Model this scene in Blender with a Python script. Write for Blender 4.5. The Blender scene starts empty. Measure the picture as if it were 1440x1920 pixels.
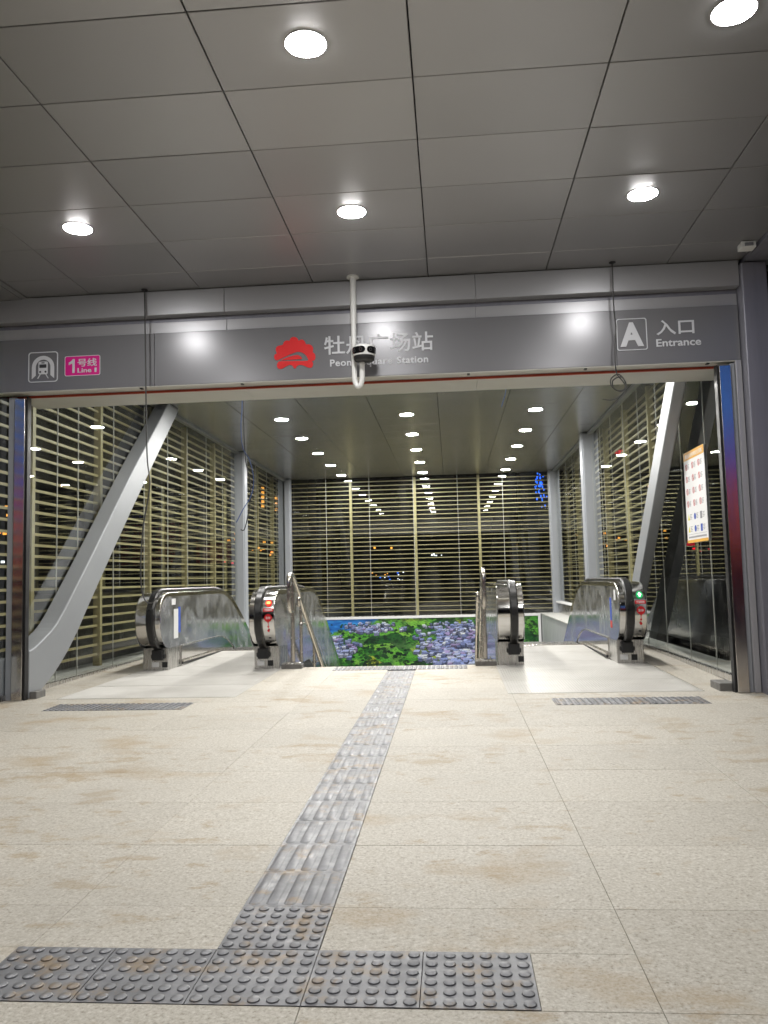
import bpy, bmesh, math, random
from mathutils import Matrix, Vector
random.seed(7)
R = math.radians
scn = bpy.context.scene
col = scn.collection

# ------------------------------------------------------------------ camera
CAM = Vector((0, 0, 1.058))
YAW, PITCH, ROLL, FPX = .08049, .08293, -.02417, 1530.0
def cam_axes():
    cy, sy, cp, sp = math.cos(YAW), math.sin(YAW), math.cos(PITCH), math.sin(PITCH)
    f = Vector((-sy*cp, cy*cp, sp)); r = Vector((cy, sy, 0)); u = r.cross(f)
    cr, sr = math.cos(ROLL), math.sin(ROLL)
    return cr*r+sr*u, -sr*r+cr*u, f
ar, au, af = cam_axes()
cd = bpy.data.cameras.new('camera'); cam = bpy.data.objects.new('camera', cd); col.objects.link(cam)
M = Matrix(((ar.x, au.x, -af.x, CAM.x), (ar.y, au.y, -af.y, CAM.y), (ar.z, au.z, -af.z, CAM.z), (0, 0, 0, 1)))
cam.matrix_world = M
cd.sensor_fit = 'VERTICAL'; cd.sensor_height = 36; cd.sensor_width = 27; cd.lens = FPX/1920*36
cd.clip_end = 3000; cd.clip_start = .05
scn.camera = cam

# ------------------------------------------------------------------ night sky, exposure, sampling
w = bpy.data.worlds.new('World'); scn.world = w; w.use_nodes = True
nt = w.node_tree; bgn = nt.nodes['Background']
sky = nt.nodes.new('ShaderNodeTexSky'); sky.sky_type = 'NISHITA'; sky.sun_disc = False
sky.sun_elevation = R(-7); sky.sun_rotation = R(200)
nt.links.new(sky.outputs[0], bgn.inputs[0]); bgn.inputs[1].default_value = .05
vs = scn.view_settings; vs.view_transform = 'Standard'; vs.look = 'None'; vs.exposure = 0; vs.gamma = 1; vs.use_curve_mapping = False
cy = scn.cycles
cy.use_denoising = True
try: cy.denoiser = 'OPENIMAGEDENOISE'
except Exception: pass
cy.max_bounces = 6; cy.transparent_max_bounces = 16; cy.glossy_bounces = 3; cy.diffuse_bounces = 3
cy.use_adaptive_sampling = True; cy.adaptive_threshold = .03
cy.sample_clamp_indirect = 6; cy.caustics_reflective = False; cy.caustics_refractive = False
LAMP = 262.0      # radiance of the downlight lenses in the canopy
LAMP_IN = 480.0   # radiance of the downlight lenses in the hall

# ------------------------------------------------------------------ materials
def srgb(r, g, b):
    f = lambda c: (c/255/12.92) if c/255 <= .04045 else ((c/255+.055)/1.055)**2.4
    return (f(r), f(g), f(b), 1)
def newmat(name):
    m = bpy.data.materials.new(name); m.use_nodes = True
    return m, m.node_tree.nodes, m.node_tree.links, m.node_tree.nodes['Principled BSDF']
def ramp(N, stops, interp='LINEAR'):
    n = N.new('ShaderNodeValToRGB'); n.color_ramp.interpolation = interp
    e = n.color_ramp.elements
    while len(e) < len(stops): e.new(.5)
    for el, (p, c) in zip(e, stops):
        el.position = p; el.color = c if len(c) == 4 else (*c, 1)
    return n
def noise(N, L, coord, scale, detail=4, rough=.55, vec=(1, 1, 1)):
    mp = N.new('ShaderNodeMapping'); mp.inputs['Scale'].default_value = vec
    L.new(coord, mp.inputs[0]); n = N.new('ShaderNodeTexNoise')
    n.inputs['Scale'].default_value = scale; n.inputs['Detail'].default_value = detail; n.inputs['Roughness'].default_value = rough
    L.new(mp.outputs[0], n.inputs['Vector']); return n
def mixc(N, L, a, b, fac, mode='MIX'):
    n = N.new('ShaderNodeMix'); n.data_type = 'RGBA'; n.blend_type = mode; n.clamp_result = False
    for s, v in ((n.inputs[6], a), (n.inputs[7], b), (n.inputs[0], fac)):
        if hasattr(v, 'is_linked'): L.new(v, s)
        else: s.default_value = v
    return n.outputs[2]
def mth(N, L, op, a, b=None, c=None, clamp=False):
    n = N.new('ShaderNodeMath'); n.operation = op; n.use_clamp = clamp
    for i, v in enumerate((a, b, c)):
        if v is None: continue
        if hasattr(v, 'is_linked'): L.new(v, n.inputs[i])
        else: n.inputs[i].default_value = v
    return n.outputs[0]
def mrange(N, L, v, a, b, c, d):
    n = N.new('ShaderNodeMapRange'); n.inputs[1].default_value = a; n.inputs[2].default_value = b
    n.inputs[3].default_value = c; n.inputs[4].default_value = d; L.new(v, n.inputs[0]); return n.outputs[0]
def bump(N, L, B, h, strength=.2, dist=.01):
    n = N.new('ShaderNodeBump'); n.inputs['Strength'].default_value = strength; n.inputs['Distance'].default_value = dist
    L.new(h, n.inputs['Height']); L.new(n.outputs[0], B.inputs['Normal'])
def pos(N): return N.new('ShaderNodeNewGeometry').outputs['Position']

def simple(name, c, metal=0., rough=.5, var=.12, rvar=.12, scale=3., vec=(1, 1, 1), spec=.5, coat=0., fine=0., per_object=0.):
    """base colour with soft mottling, uneven gloss and optional fine relief"""
    m, N, L, B = newmat(name)
    P = pos(N); n = noise(N, L, P, scale, 5, .6, vec)
    a = tuple(x*(1-var) for x in c[:3])+(1,); b = tuple(min(1, x*(1+var)) for x in c[:3])+(1,)
    rp = ramp(N, [(.3, a), (.7, b)]); L.new(n.outputs[0], rp.inputs[0]); out = rp.outputs[0]
    if per_object:
        oi = N.new('ShaderNodeObjectInfo')
        k = mrange(N, L, oi.outputs['Random'], 0, 1, 1-per_object, 1+per_object)
        cc = N.new('ShaderNodeCombineColor'); [L.new(k, cc.inputs[i]) for i in range(3)]
        out = mixc(N, L, out, cc.outputs[0], 1., 'MULTIPLY')
    L.new(out, B.inputs['Base Color'])
    n2 = noise(N, L, P, scale*2.3, 6, .65, vec)
    if rvar: L.new(mrange(N, L, n2.outputs[0], .3, .7, max(.02, rough-rvar), min(1, rough+rvar)), B.inputs['Roughness'])
    else: B.inputs['Roughness'].default_value = rough
    B.inputs['Metallic'].default_value = metal; B.inputs['Specular IOR Level'].default_value = spec
    B.inputs['Coat Weight'].default_value = coat
    if fine:
        nf = noise(N, L, P, 180, 3); bump(N, L, B, nf.outputs[0], fine, .002)
    return m
def emis(name, c, s):
    m, N, L, B = newmat(name); B.inputs['Base Color'].default_value = c
    B.inputs['Emission Color'].default_value = c; B.inputs['Emission Strength'].default_value = s
    return m

MT = {}
MT['ceiling'] = simple('satin_grey_aluminium', (.40, .395, .40), .75, .40, .0, .0, .8, spec=.5, per_object=.06)
MT['hallceil'] = simple('satin_grey_hall_aluminium', (.40, .40, .405), .75, .27, .0, .0, .8, spec=.5, per_object=.05)
MT['plenum'] = simple('dark_void', (.02, .02, .02), 0, .8)
MT['fascia'] = simple('grey_fascia_aluminium', (.42, .42, .44), .35, .34, .0, .0, 1., (1, 1, 2))
MT['sign'] = simple('anthracite_sign_metal', (.205, .205, .217), .2, .27, .0, .0, 1., (1, 1, 2), spec=.35)
MT['soffit'] = simple('pale_grey_soffit', (.56, .55, .51), 0, .4, .04, .06, 1.5)
MT['steel'] = simple('polished_steel', (.68, .665, .64), 1, .11, .05, .05, 4., (1, 1, 1))
MT['steelpost'] = simple('polished_post_steel', (.56, .54, .52), 1, .16, .06, .05, 5., (1, 1, .15))
MT['brushed'] = simple('brushed_steel', (.55, .54, .52), 1, .27, .08, .08, 30., (1, 1, .05))
MT['tubesteel'] = simple('satin_tube_steel', (.60, .57, .52), 1, .24, .06, .06, 8.)
MT['rubber'] = simple('black_handrail_rubber', (.012, .012, .012), 0, .32, .1, .08, 6.)
MT['blackp'] = simple('black_plastic', (.015, .015, .016), 0, .45, .1)
MT['whitep'] = simple('white_plastic', (.78, .78, .76), 0, .35, .03)
MT['colgrey'] = simple('light_grey_column_paint', (.31, .325, .34), .15, .38, .0, .05, 6., (1, .3, .3))
MT['postgrey'] = simple('grey_post_paint', (.36, .38, .41), .1, .36, .06, .08, 4., (1, 1, .3))
MT['outcol'] = simple('mauve_grey_column_paint', (.22, .22, .26), .2, .36, .12, .08, 9., (1, 1, .1))
MT['slat'] = simple('olive_gold_slat_paint', (.40, .345, .175), .0, .42, .1, .1, 5.)
MT['seal'] = simple('pale_silicone', (.50, .50, .46), 0, .5)
MT['white'] = simple('white_paint', (.80, .80, .80), 0, .4, .02)
MT['red_edge'] = simple('red_film_edge', (.42, .06, .03), 0, .5, .2)
MT['letter'] = simple('white_sign_letter', (.66, .67, .70), 0, .45, .03)
MT['signdark'] = simple('sign_recess', (.05, .05, .055), .2, .4)
MT['pink'] = simple('magenta_badge', srgb(214, 30, 135), 0, .45, .04)
MT['redlogo'] = simple('scarlet_emblem', srgb(222, 26, 30), 0, .5, .04)
MT['concrete'] = simple('pale_stone_kerb', (.50, .50, .47), 0, .6, .12, .1, 3., (1, 1, 1), fine=.2)
MT['stonepanel'] = simple('grey_wall_stone', (.36, .37, .37), 0, .45, .18, .1, 4., (4, 4, .5), fine=.15)
MT['darkstone'] = simple('dark_granite_block', (.16, .155, .145), 0, .6, .2, .1, 20., fine=.3)
MT['asphalt'] = simple('dark_plaza_ground', (.05, .05, .05), 0, .7, .3, .1, 2., fine=.3)
MT['cable_b'] = simple('black_cable', (.02, .02, .02), 0, .5)
MT['cable_g'] = simple('grey_cable', (.05, .05, .048), 0, .5)
MT['cable_blue'] = simple('blue_cable', (.06, .11, .30), 0, .5)
MT['gold'] = simple('gold_header', srgb(226, 172, 68), 0, .45, .04)
MT['printred'] = simple('print_red', srgb(200, 60, 55), 0, .6)
MT['printgrey'] = simple('print_grey', (.25, .25, .27), 0, .6)
MT['printblue'] = simple('print_blue', srgb(45, 80, 175), 0, .6)
MT['printyel'] = simple('print_yellow', srgb(215, 205, 40), 0, .6)
MT['labelred'] = simple('red_label', srgb(205, 18, 28), 0, .4, .05)
MT['building'] = simple('night_building', (.05, .05, .055), 0, .8)
MT['lens'] = emis('downlight_lens', (1, .985, .965, 1), LAMP)
MT['lensin'] = emis('hall_downlight_lens', (1, .98, .94, 1), LAMP_IN)
MT['ledgreen'] = emis('green_indicator', (.0, .42, .12, 1), .55)
MT['arrowwhite'] = emis('white_arrow', (.9, 1, .92, 1), 1.2)
MT['ledred'] = emis('red_indicator', (.8, .02, .01, 1), .6)
MT['ledamber'] = emis('amber_indicator', (1, .45, .1, 1), 2.2)
MT['cityblue'] = emis('blue_city_light', (.02, .16, 1, 1), 2.2)
MT['cityorange'] = emis('orange_city_light', (1, .42, .06, 1), 2.2)
MT['citywhite'] = emis('white_city_light', (.9, .95, 1, 1), 2.5)
MT['cityred'] = emis('red_neon', (1, .03, .06, 1), 1.0)
MT['lamp_cool'] = emis('screen_blue', (.09, .26, .80, 1), .9)
MT['lamp_violet'] = emis('screen_violet', (.16, .14, .75, 1), .75)
MT['lamp_coral'] = emis('screen_coral', (.85, .17, .12, 1), .55)

def glass_mat():
    m, N, L, B = newmat('dusty_glass')
    N.remove(B); out = N['Material Output']; P = pos(N)
    tr = N.new('ShaderNodeBsdfTransparent'); tr.inputs[0].default_value = (.965, .98, .97, 1)
    gl = N.new('ShaderNodeBsdfGlossy'); gl.inputs['Roughness'].default_value = .0; gl.inputs[0].default_value = (.95, .97, .96, 1)
    fr = N.new('ShaderNodeFresnel'); fr.inputs[0].default_value = 1.52
    mx = N.new('ShaderNodeMixShader'); geo = N.new('ShaderNodeNewGeometry'); k0 = mth(N, L, 'MULTIPLY', fr.outputs[0], mth(N, L, 'SUBTRACT', 1., geo.outputs['Backfacing'])); k1 = mth(N, L, 'DIVIDE', mth(N, L, 'MULTIPLY', k0, 2.), mth(N, L, 'ADD', k0, 1.)); L.new(k1, mx.inputs[0]); L.new(tr.outputs[0], mx.inputs[1]); L.new(gl.outputs[0], mx.inputs[2])
    df = N.new('ShaderNodeBsdfDiffuse'); df.inputs[0].default_value = (.6, .6, .58, 1)
    n = noise(N, L, P, 3.2, 7, .7, (1, 1, .22)); k = mrange(N, L, n.outputs[0], .50, .78, .002, .035)
    m2 = N.new('ShaderNodeMixShader'); L.new(k, m2.inputs[0]); L.new(mx.outputs[0], m2.inputs[1]); L.new(df.outputs[0], m2.inputs[2])
    L.new(m2.outputs[0], out.inputs[0]); return m
MT['glass'] = glass_mat()

def granite():
    m, N, L, B = newmat('flamed_beige_granite'); P = pos(N)
    g1 = noise(N, L, P, 105, 3, .7); g2 = noise(N, L, P, 60, 4, .6); big = noise(N, L, P, .9, 5, .6)
    base = ramp(N, [(.35, (.19, .165, .13)), (.45, (.45, .415, .35)), (.54, (.56, .53, .465)), (.64, (.70, .675, .62))])
    mixn = mixc(N, L, g1.outputs['Color'], g2.outputs['Color'], .4)
    L.new(mixn, base.inputs[0])
    oi = N.new('ShaderNodeObjectInfo')
    tint = ramp(N, [(0, (.91, .905, .895)), (1, (1.0, .997, .99))]); L.new(oi.outputs['Random'], tint.inputs[0])
    c = mixc(N, L, base.outputs[0], tint.outputs[0], 1., 'MULTIPLY')
    # ochre water marks and mud scuffs, clustered
    st = noise(N, L, P, 1.7, 6, .62, (1, 1.5, 1)); st2 = noise(N, L, P, .55, 3, .5)
    sm = mrange(N, L, mth(N, L, 'ADD', st.outputs[0], mth(N, L, 'MULTIPLY', st2.outputs[0], .45)), .78, .92, 0, .55)
    c = mixc(N, L, c, (.36, .255, .13, 1), sm)
    st3 = noise(N, L, P, 4.2, 7, .66, (1, 1.6, 1)); st4 = noise(N, L, P, .8, 3, .5)
    s3 = mrange(N, L, mth(N, L, 'ADD', st3.outputs[0], mth(N, L, 'MULTIPLY', st4.outputs[0], .5)), .83, .90, 0, .5)
    c = mixc(N, L, c, (.33, .235, .12, 1), s3)
    gr = mrange(N, L, big.outputs[0], .50, .72, 0, .35)
    c = mixc(N, L, c, (.36, .34, .30, 1), gr)
    L.new(c, B.inputs['Base Color'])
    L.new(mrange(N, L, g2.outputs[0], .3, .7, .5, .72), B.inputs['Roughness'])
    bump(N, L, B, g1.outputs[0], .22, .004); return m
MT['granite'] = granite()

def tactile():
    m, N, L, B = newmat('worn_tactile_steel'); P = pos(N)
    n = noise(N, L, P, 5, 6, .65); base = ramp(N, [(.3, (.175, .178, .187)), (.7, (.285, .288, .30))]); L.new(n.outputs[0], base.inputs[0])
    d = noise(N, L, P, 7.5, 6, .7); dm = mrange(N, L, d.outputs[0], .52, .68, 0, .8)
    c = mixc(N, L, base.outputs[0], (.30, .21, .11, 1), dm)
    L.new(c, B.inputs['Base Color'])
    L.new(mth(N, L, 'SUBTRACT', .4, mth(N, L, 'MULTIPLY', dm, .38)), B.inputs['Metallic'])
    n3 = noise(N, L, P, 22, 4); L.new(mrange(N, L, n3.outputs[0], .3, .7, .33, .58), B.inputs['Roughness']); 
    bump(N, L, B, noise(N, L, P, 140, 3).outputs[0], .08, .002); return m
MT['tactile'] = tactile()

def landing():
    m, N, L, B = newmat('ribbed_landing_plate'); P = pos(N)
    n = noise(N, L, P, 2.5, 5, .6); base = ramp(N, [(.3, (.46, .445, .41)), (.7, (.58, .565, .53))]); L.new(n.outputs[0], base.inputs[0])
    L.new(base.outputs[0], B.inputs['Base Color']); B.inputs['Metallic'].default_value = .2; B.inputs['Roughness'].default_value = .42
    return m
MT['landing'] = landing()

def film_steel():
    m, N, L, B = newmat('film_covered_steel'); P = pos(N)
    n = noise(N, L, P, 2.6, 8, .75, (1, 1.3, .8)); n2 = noise(N, L, P, 1.1, 3, .5)
    sw = N.new('ShaderNodeTexWave'); sw.inputs['Scale'].default_value = 1.1; sw.inputs['Distortion'].default_value = 14; sw.inputs['Detail'].default_value = 4; sw.inputs['Detail Scale'].default_value = 1.6
    L.new(P, sw.inputs['Vector'])
    k = mth(N, L, 'ADD', mth(N, L, 'MULTIPLY', n.outputs[0], .6), mth(N, L, 'MULTIPLY', sw.outputs[1], .12))
    smear = mrange(N, L, k, .26, .52, .1, .8)
    c = mixc(N, L, (.46, .47, .49, 1), (.58, .59, .60, 1), smear); L.new(c, B.inputs['Base Color'])
    L.new(mrange(N, L, smear, 0, 1, .95, .45), B.inputs['Metallic'])
    L.new(mrange(N, L, smear, 0, 1, .05, .38), B.inputs['Roughness'])
    bump(N, L, B, n2.outputs[0], .10, .03); return m
MT['film'] = film_steel()

def mural_mat(x0, x1, z0, z1):
    m, N, L, B = newmat('village_photo_print'); P = pos(N)
    s = N.new('ShaderNodeSeparateXYZ'); L.new(P, s.inputs[0])
    u = mrange(N, L, s.outputs[0], x0, x1, 0, 1); v = mrange(N, L, s.outputs[2], z0, z1, 0, 1)
    w1 = noise(N, L, P, 1.6, 4); w2 = noise(N, L, P, 3.3, 5, .6)
    # fields: uneven terraces
    mp = N.new('ShaderNodeMapping'); mp.inputs['Scale'].default_value = (2.6, 1, 6.4); mp.inputs['Rotation'].default_value = (0, .28, 0)
    wob = N.new('ShaderNodeVectorMath'); wob.operation = 'MULTIPLY_ADD'; L.new(w1.outputs['Color'], wob.inputs[0]); wob.inputs[1].default_value = (.7, 0, .5); L.new(P, wob.inputs[2])
    L.new(wob.outputs[0], mp.inputs[0])
    vo = N.new('ShaderNodeTexVoronoi'); vo.inputs['Scale'].default_value = 1.0; L.new(mp.outputs[0], vo.inputs['Vector'])
    sc = N.new('ShaderNodeSeparateColor'); L.new(vo.outputs['Color'], sc.inputs[0])
    fld = ramp(N, [(0, (.01, .07, .014)), (.3, (.03, .17, .02)), (.55, (.065, .29, .03)), (.8, (.14, .40, .045)), (.93, (.22, .45, .05)), (1, (.34, .38, .03))])
    L.new(sc.outputs[0], fld.inputs[0]); c = fld.outputs[0]
    fine = noise(N, L, P, 22, 6, .75, (1, 1, 1.8)); c = mixc(N, L, c, (.0, .02, .006, 1), mrange(N, L, fine.outputs[0], .46, .60, 0, .65))
    c = mixc(N, L, c, (.10, .11, .07, 1), mrange(N, L, vo.outputs['Distance'], .55, .75, 0, .3))
    trees = noise(N, L, P, 3.6, 8, .78, (1, 1, 1.9)); c = mixc(N, L, c, (.003, .016, .008, 1), mrange(N, L, trees.outputs[0], .50, .58, 0, .95))
    # houses: pale roofs, shaded walls, dark gaps; two sizes
    def houses(sx, sz, rot, seed):
        mp2 = N.new('ShaderNodeMapping'); mp2.inputs['Scale'].default_value = (sx, 1, sz); mp2.inputs['Rotation'].default_value = (0, rot, 0); mp2.inputs['Location'].default_value = (seed, 0, seed); L.new(P, mp2.inputs[0])
        vh = N.new('ShaderNodeTexVoronoi'); vh.distance = 'CHEBYCHEV'; vh.inputs['Scale'].default_value = 1.0; vh.inputs['Randomness'].default_value = .85; L.new(mp2.outputs[0], vh.inputs['Vector'])
        sh = N.new('ShaderNodeSeparateColor'); L.new(vh.outputs['Color'], sh.inputs[0])
        hs = ramp(N, [(0, (.03, .035, .07)), (.2, (.10, .13, .25)), (.45, (.22, .28, .46)), (.65, (.40, .46, .66)), (.85, (.62, .67, .80)), (1, (.30, .24, .36))]); L.new(sh.outputs[1], hs.inputs[0])
        return mixc(N, L, hs.outputs[0], (.012, .02, .035, 1), mrange(N, L, vh.outputs['Distance'], .36, .50, 0, .92))
    hc = mixc(N, L, houses(9, 14, .45, 0.), houses(14, 22, -.35, 3.7), mrange(N, L, noise(N, L, P, 6, 3).outputs[0], .47, .53, 0, 1))
    win = noise(N, L, P, 46, 3, .6, (1, 1, 1.3)); hc = mixc(N, L, hc, (.02, .03, .07, 1), mrange(N, L, win.outputs[0], .50, .60, 0, .75))
    # village: a dense cluster right of the middle, a loose one running up from the left edge
    def blob(uc, vc, su, sv):
        return mth(N, L, 'SUBTRACT', 1., mth(N, L, 'ADD', mth(N, L, 'POWER', mth(N, L, 'MULTIPLY', mth(N, L, 'ABSOLUTE', mth(N, L, 'SUBTRACT', u, uc)), 1/su), 2.), mth(N, L, 'POWER', mth(N, L, 'MULTIPLY', mth(N, L, 'ABSOLUTE', mth(N, L, 'SUBTRACT', v, vc)), 1/sv), 2.)))
    hm = mth(N, L, 'MAXIMUM', blob(.68, .56, .13, .36), mth(N, L, 'MAXIMUM', blob(.11, .50, .05, .12), mth(N, L, 'MAXIMUM', blob(.27, .84, .10, .07), mth(N, L, 'MAXIMUM', blob(.52, .33, .03, .06), blob(.97, .45, .03, .08)))))
    hm = mrange(N, L, mth(N, L, 'ADD', hm, mth(N, L, 'MULTIPLY', mth(N, L, 'SUBTRACT', w2.outputs[0], .5), 2.0)), .02, .10, 0, 1)
    c = mixc(N, L, c, hc, hm)
    # sea in the upper left corner
    sea = mth(N, L, 'SUBTRACT', mth(N, L, 'SUBTRACT', v, .80), mth(N, L, 'MULTIPLY', mth(N, L, 'SUBTRACT', u, .16), .9))
    sm = mrange(N, L, mth(N, L, 'ADD', sea, mth(N, L, 'MULTIPLY', mth(N, L, 'SUBTRACT', w2.outputs[0], .5), .25)), .02, .05, 0, 1)
    sn = noise(N, L, P, 3.5, 5, .6, (1, 1, 5)); sr = ramp(N, [(.3, (.005, .045, .22)), (.55, (.02, .16, .48)), (.75, (.06, .34, .60))]); L.new(sn.outputs[0], sr.inputs[0])
    c = mixc(N, L, c, sr.outputs[0], sm)
    L.new(c, B.inputs['Base Color']); B.inputs['Roughness'].default_value = .35
    L.new(c, B.inputs['Emission Color']); B.inputs['Emission Strength'].default_value = .3
    return m

# ------------------------------------------------------------------ helpers
SL, Y0 = .015, 2.42
def fz(y): return SL*(y-Y0)          # the paving rises gently towards the hall
TILT = math.atan(SL)

class MB:
    def __init__(s): s.v = []; s.f = []; s.sm = False
    def box(s, x0, x1, y0, y1, z0, z1):
        b = len(s.v); s.v += [(x, y, z) for z in (z0, z1) for y in (y0, y1) for x in (x0, x1)]
        s.f += [tuple(b+i for i in q) for q in ((0, 2, 3, 1), (4, 5, 7, 6), (0, 1, 5, 4), (2, 6, 7, 3), (0, 4, 6, 2), (1, 3, 7, 5))]; return s
    def prism(s, pts, fn, d0, d1):
        """closed outline pts extruded from d0 to d1; fn(a, b, d) -> xyz"""
        n = len(pts); b = len(s.v)
        s.v += [fn(p[0], p[1], d0) for p in pts]+[fn(p[0], p[1], d1) for p in pts]
        s.f += [tuple(range(b, b+n)), tuple(range(b+2*n-1, b+n-1, -1))]
        s.f += [(b+i, b+n+i, b+n+(i+1) % n, b+(i+1) % n) for i in range(n)]; return s
    def tube(s, path, r, seg=10, cap=True):
        P = [Vector(p) for p in path]; n = len(P); b = len(s.v); ref = None
        for i, p in enumerate(P):
            t = (P[min(i+1, n-1)]-P[max(i-1, 0)]).normalized()
            if ref is None:
                ref = t.orthogonal().normalized()
            ref = (ref-t*ref.dot(t)).normalized(); o = t.cross(ref)
            rr = r[i] if isinstance(r, (list, tuple)) else r
            for k in range(seg):
                a = 2*math.pi*k/seg; s.v.append(tuple(p+ref*math.cos(a)*rr+o*math.sin(a)*rr))
        for i in range(n-1):
            for k in range(seg):
                s.f.append((b+i*seg+k, b+i*seg+(k+1) % seg, b+(i+1)*seg+(k+1) % seg, b+(i+1)*seg+k))
        if cap:
            s.f += [tuple(b+k for k in reversed(range(seg))), tuple(b+(n-1)*seg+k for k in range(seg))]
        s.sm = True; return s
    def lathe(s, prof, cx, cy, cz, seg=28):
        b = len(s.v)
        for r, z in prof:
            for k in range(seg):
                a = 2*math.pi*k/seg; s.v.append((cx+r*math.cos(a), cy+r*math.sin(a), cz+z))
        m = len(prof)
        for i in range(m-1):
            for k in range(seg):
                s.f.append((b+i*seg+k, b+i*seg+(k+1) % seg, b+(i+1)*seg+(k+1) % seg, b+(i+1)*seg+k))
        s.f += [tuple(b+k for k in reversed(range(seg))), tuple(b+(m-1)*seg+k for k in range(seg))]
        s.sm = True; return s
    def mesh(s, name):
        me = bpy.data.meshes.new(name); me.from_pydata(s.v, [], s.f); me.update()
        bm = bmesh.new(); bm.from_mesh(me); bmesh.ops.recalc_face_normals(bm, faces=bm.faces[:]); bm.to_mesh(me); bm.free()
        if s.sm:
            for p in me.polygons: p.use_smooth = True
            try: me.set_sharp_from_angle(angle=R(38))
            except Exception: pass
        return me
    def build(s, name, mat, parent=None, bevel=0., label=None):
        return put(name, s.mesh(name), mat, parent, bevel, label)
def put(name, me, mat, parent=None, bevel=0., label=None):
    if mat and not me.materials: me.materials.append(MT[mat] if isinstance(mat, str) else mat)
    o = bpy.data.objects.new(name, me); col.objects.link(o)
    if parent is not None: o.parent = parent
    if bevel:
        md = o.modifiers.new('edge', 'BEVEL'); md.width = bevel; md.segments = 2; md.limit_method = 'ANGLE'; md.angle_limit = R(40)
    if label: o['label'] = label
    return o
def empty(name, loc=(0, 0, 0)):
    o = bpy.data.objects.new(name, None); o.location = loc; o.empty_display_size = .1; col.objects.link(o); return o
def tag(o, label=None, cat=None, group=None, kind=None):
    if label: o['label'] = label
    if cat: o['category'] = cat
    if group: o['group'] = group
    if kind: o['kind'] = kind
    return o
def B(x0, x1, y0, y1, z0, z1): return MB().box(x0, x1, y0, y1, z0, z1)
UNIT = {}
def unit(mat, size=(1, 1, 1)):
    """a shared unit box per material, placed by location and scale"""
    if mat not in UNIT:
        me = B(-.5, .5, -.5, .5, -.5, .5).mesh('unit_box_'+mat); me.materials.append(MT[mat]); UNIT[mat] = me
    return UNIT[mat]
def ub(name, mat, c, s, parent, rx=0.):
    o = bpy.data.objects.new(name, unit(mat)); o.location = c; o.scale = s; o.rotation_euler.x = rx
    col.objects.link(o); o.parent = parent; return o
def spline(pts, n=8):
    """smooth path through points (Catmull-Rom)"""
    P = [Vector(p) for p in pts]; out = []
    for i in range(len(P)-1):
        p0, p1, p2, p3 = P[max(i-1, 0)], P[i], P[i+1], P[min(i+2, len(P)-1)]
        for k in range(n):
            t = k/n; out.append(.5*((2*p1)+(p2-p0)*t+(2*p0-5*p1+4*p2-p3)*t*t+(3*p1-p0-3*p2+p3)*t**3))
    out.append(P[-1]); return out
def text_mesh(name, s, fn, a0, a1, b0, b1, depth=.004, bold=0., space=1.):
    """lettering fitted to the box a0..a1 x b0..b1; fn(a, b, d) -> xyz"""
    cu = bpy.data.curves.new(name, 'FONT'); cu.body = s; cu.size = 1; cu.offset = bold; cu.extrude = .5; cu.space_character = space; cu.resolution_u = 3
    ob = bpy.data.objects.new('tmp_text', cu); col.objects.link(ob)
    bpy.context.view_layer.update()
    me = bpy.data.meshes.new_from_object(ob.evaluated_get(bpy.context.evaluated_depsgraph_get()))
    bpy.data.objects.remove(ob); bpy.data.curves.remove(cu)
    me.name = name; me.materials.clear()
    xs = [v.co.x for v in me.vertices]; ys = [v.co.y for v in me.vertices]
    x0, x1, y0, y1 = min(xs), max(xs), min(ys), max(ys)
    for v in me.vertices:
        a = a0+(v.co.x-x0)/(x1-x0)*(a1-a0); b = b0+(v.co.y-y0)/(y1-y0)*(b1-b0); d = (v.co.z+.5)*depth
        v.co = fn(a, b, d)
    me.update(); return me
def rrect(a0, a1, b0, b1, r, n=5):
    out = []
    for cx, cy_, s in ((a1-r, b1-r, 0), (a0+r, b1-r, 90), (a0+r, b0+r, 180), (a1-r, b0+r, 270)):
        for k in range(n+1):
            t = R(s+90*k/n); out.append((cx+r*math.cos(t), cy_+r*math.sin(t)))
    return out
def ring(mb, outer, inner, fn, d0, d1):
    """frame between two outlines with the same number of points"""
    n = len(outer); b = len(mb.v)
    for d in (d0, d1):
        mb.v += [fn(*p, d) for p in outer]+[fn(*p, d) for p in inner]
    for i in range(n):
        j = (i+1) % n; o0, i0, o1, i1 = b, b+n, b+2*n, b+3*n
        mb.f += [(o1+i, o1+j, i1+j, i1+i), (o0+j, o0+i, i0+i, i0+j), (o0+i, o0+j, o1+j, o1+i), (i0+j, i0+i, i1+i, i1+j)]
    return mb

XL, XR = -4.0, 2.49            # the glass lines left and right
YD, YB = 7.0, 19.66            # the portal and the rear wall
ZC, ZH = 3.675, 3.55           # canopy and hall ceilings

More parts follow.
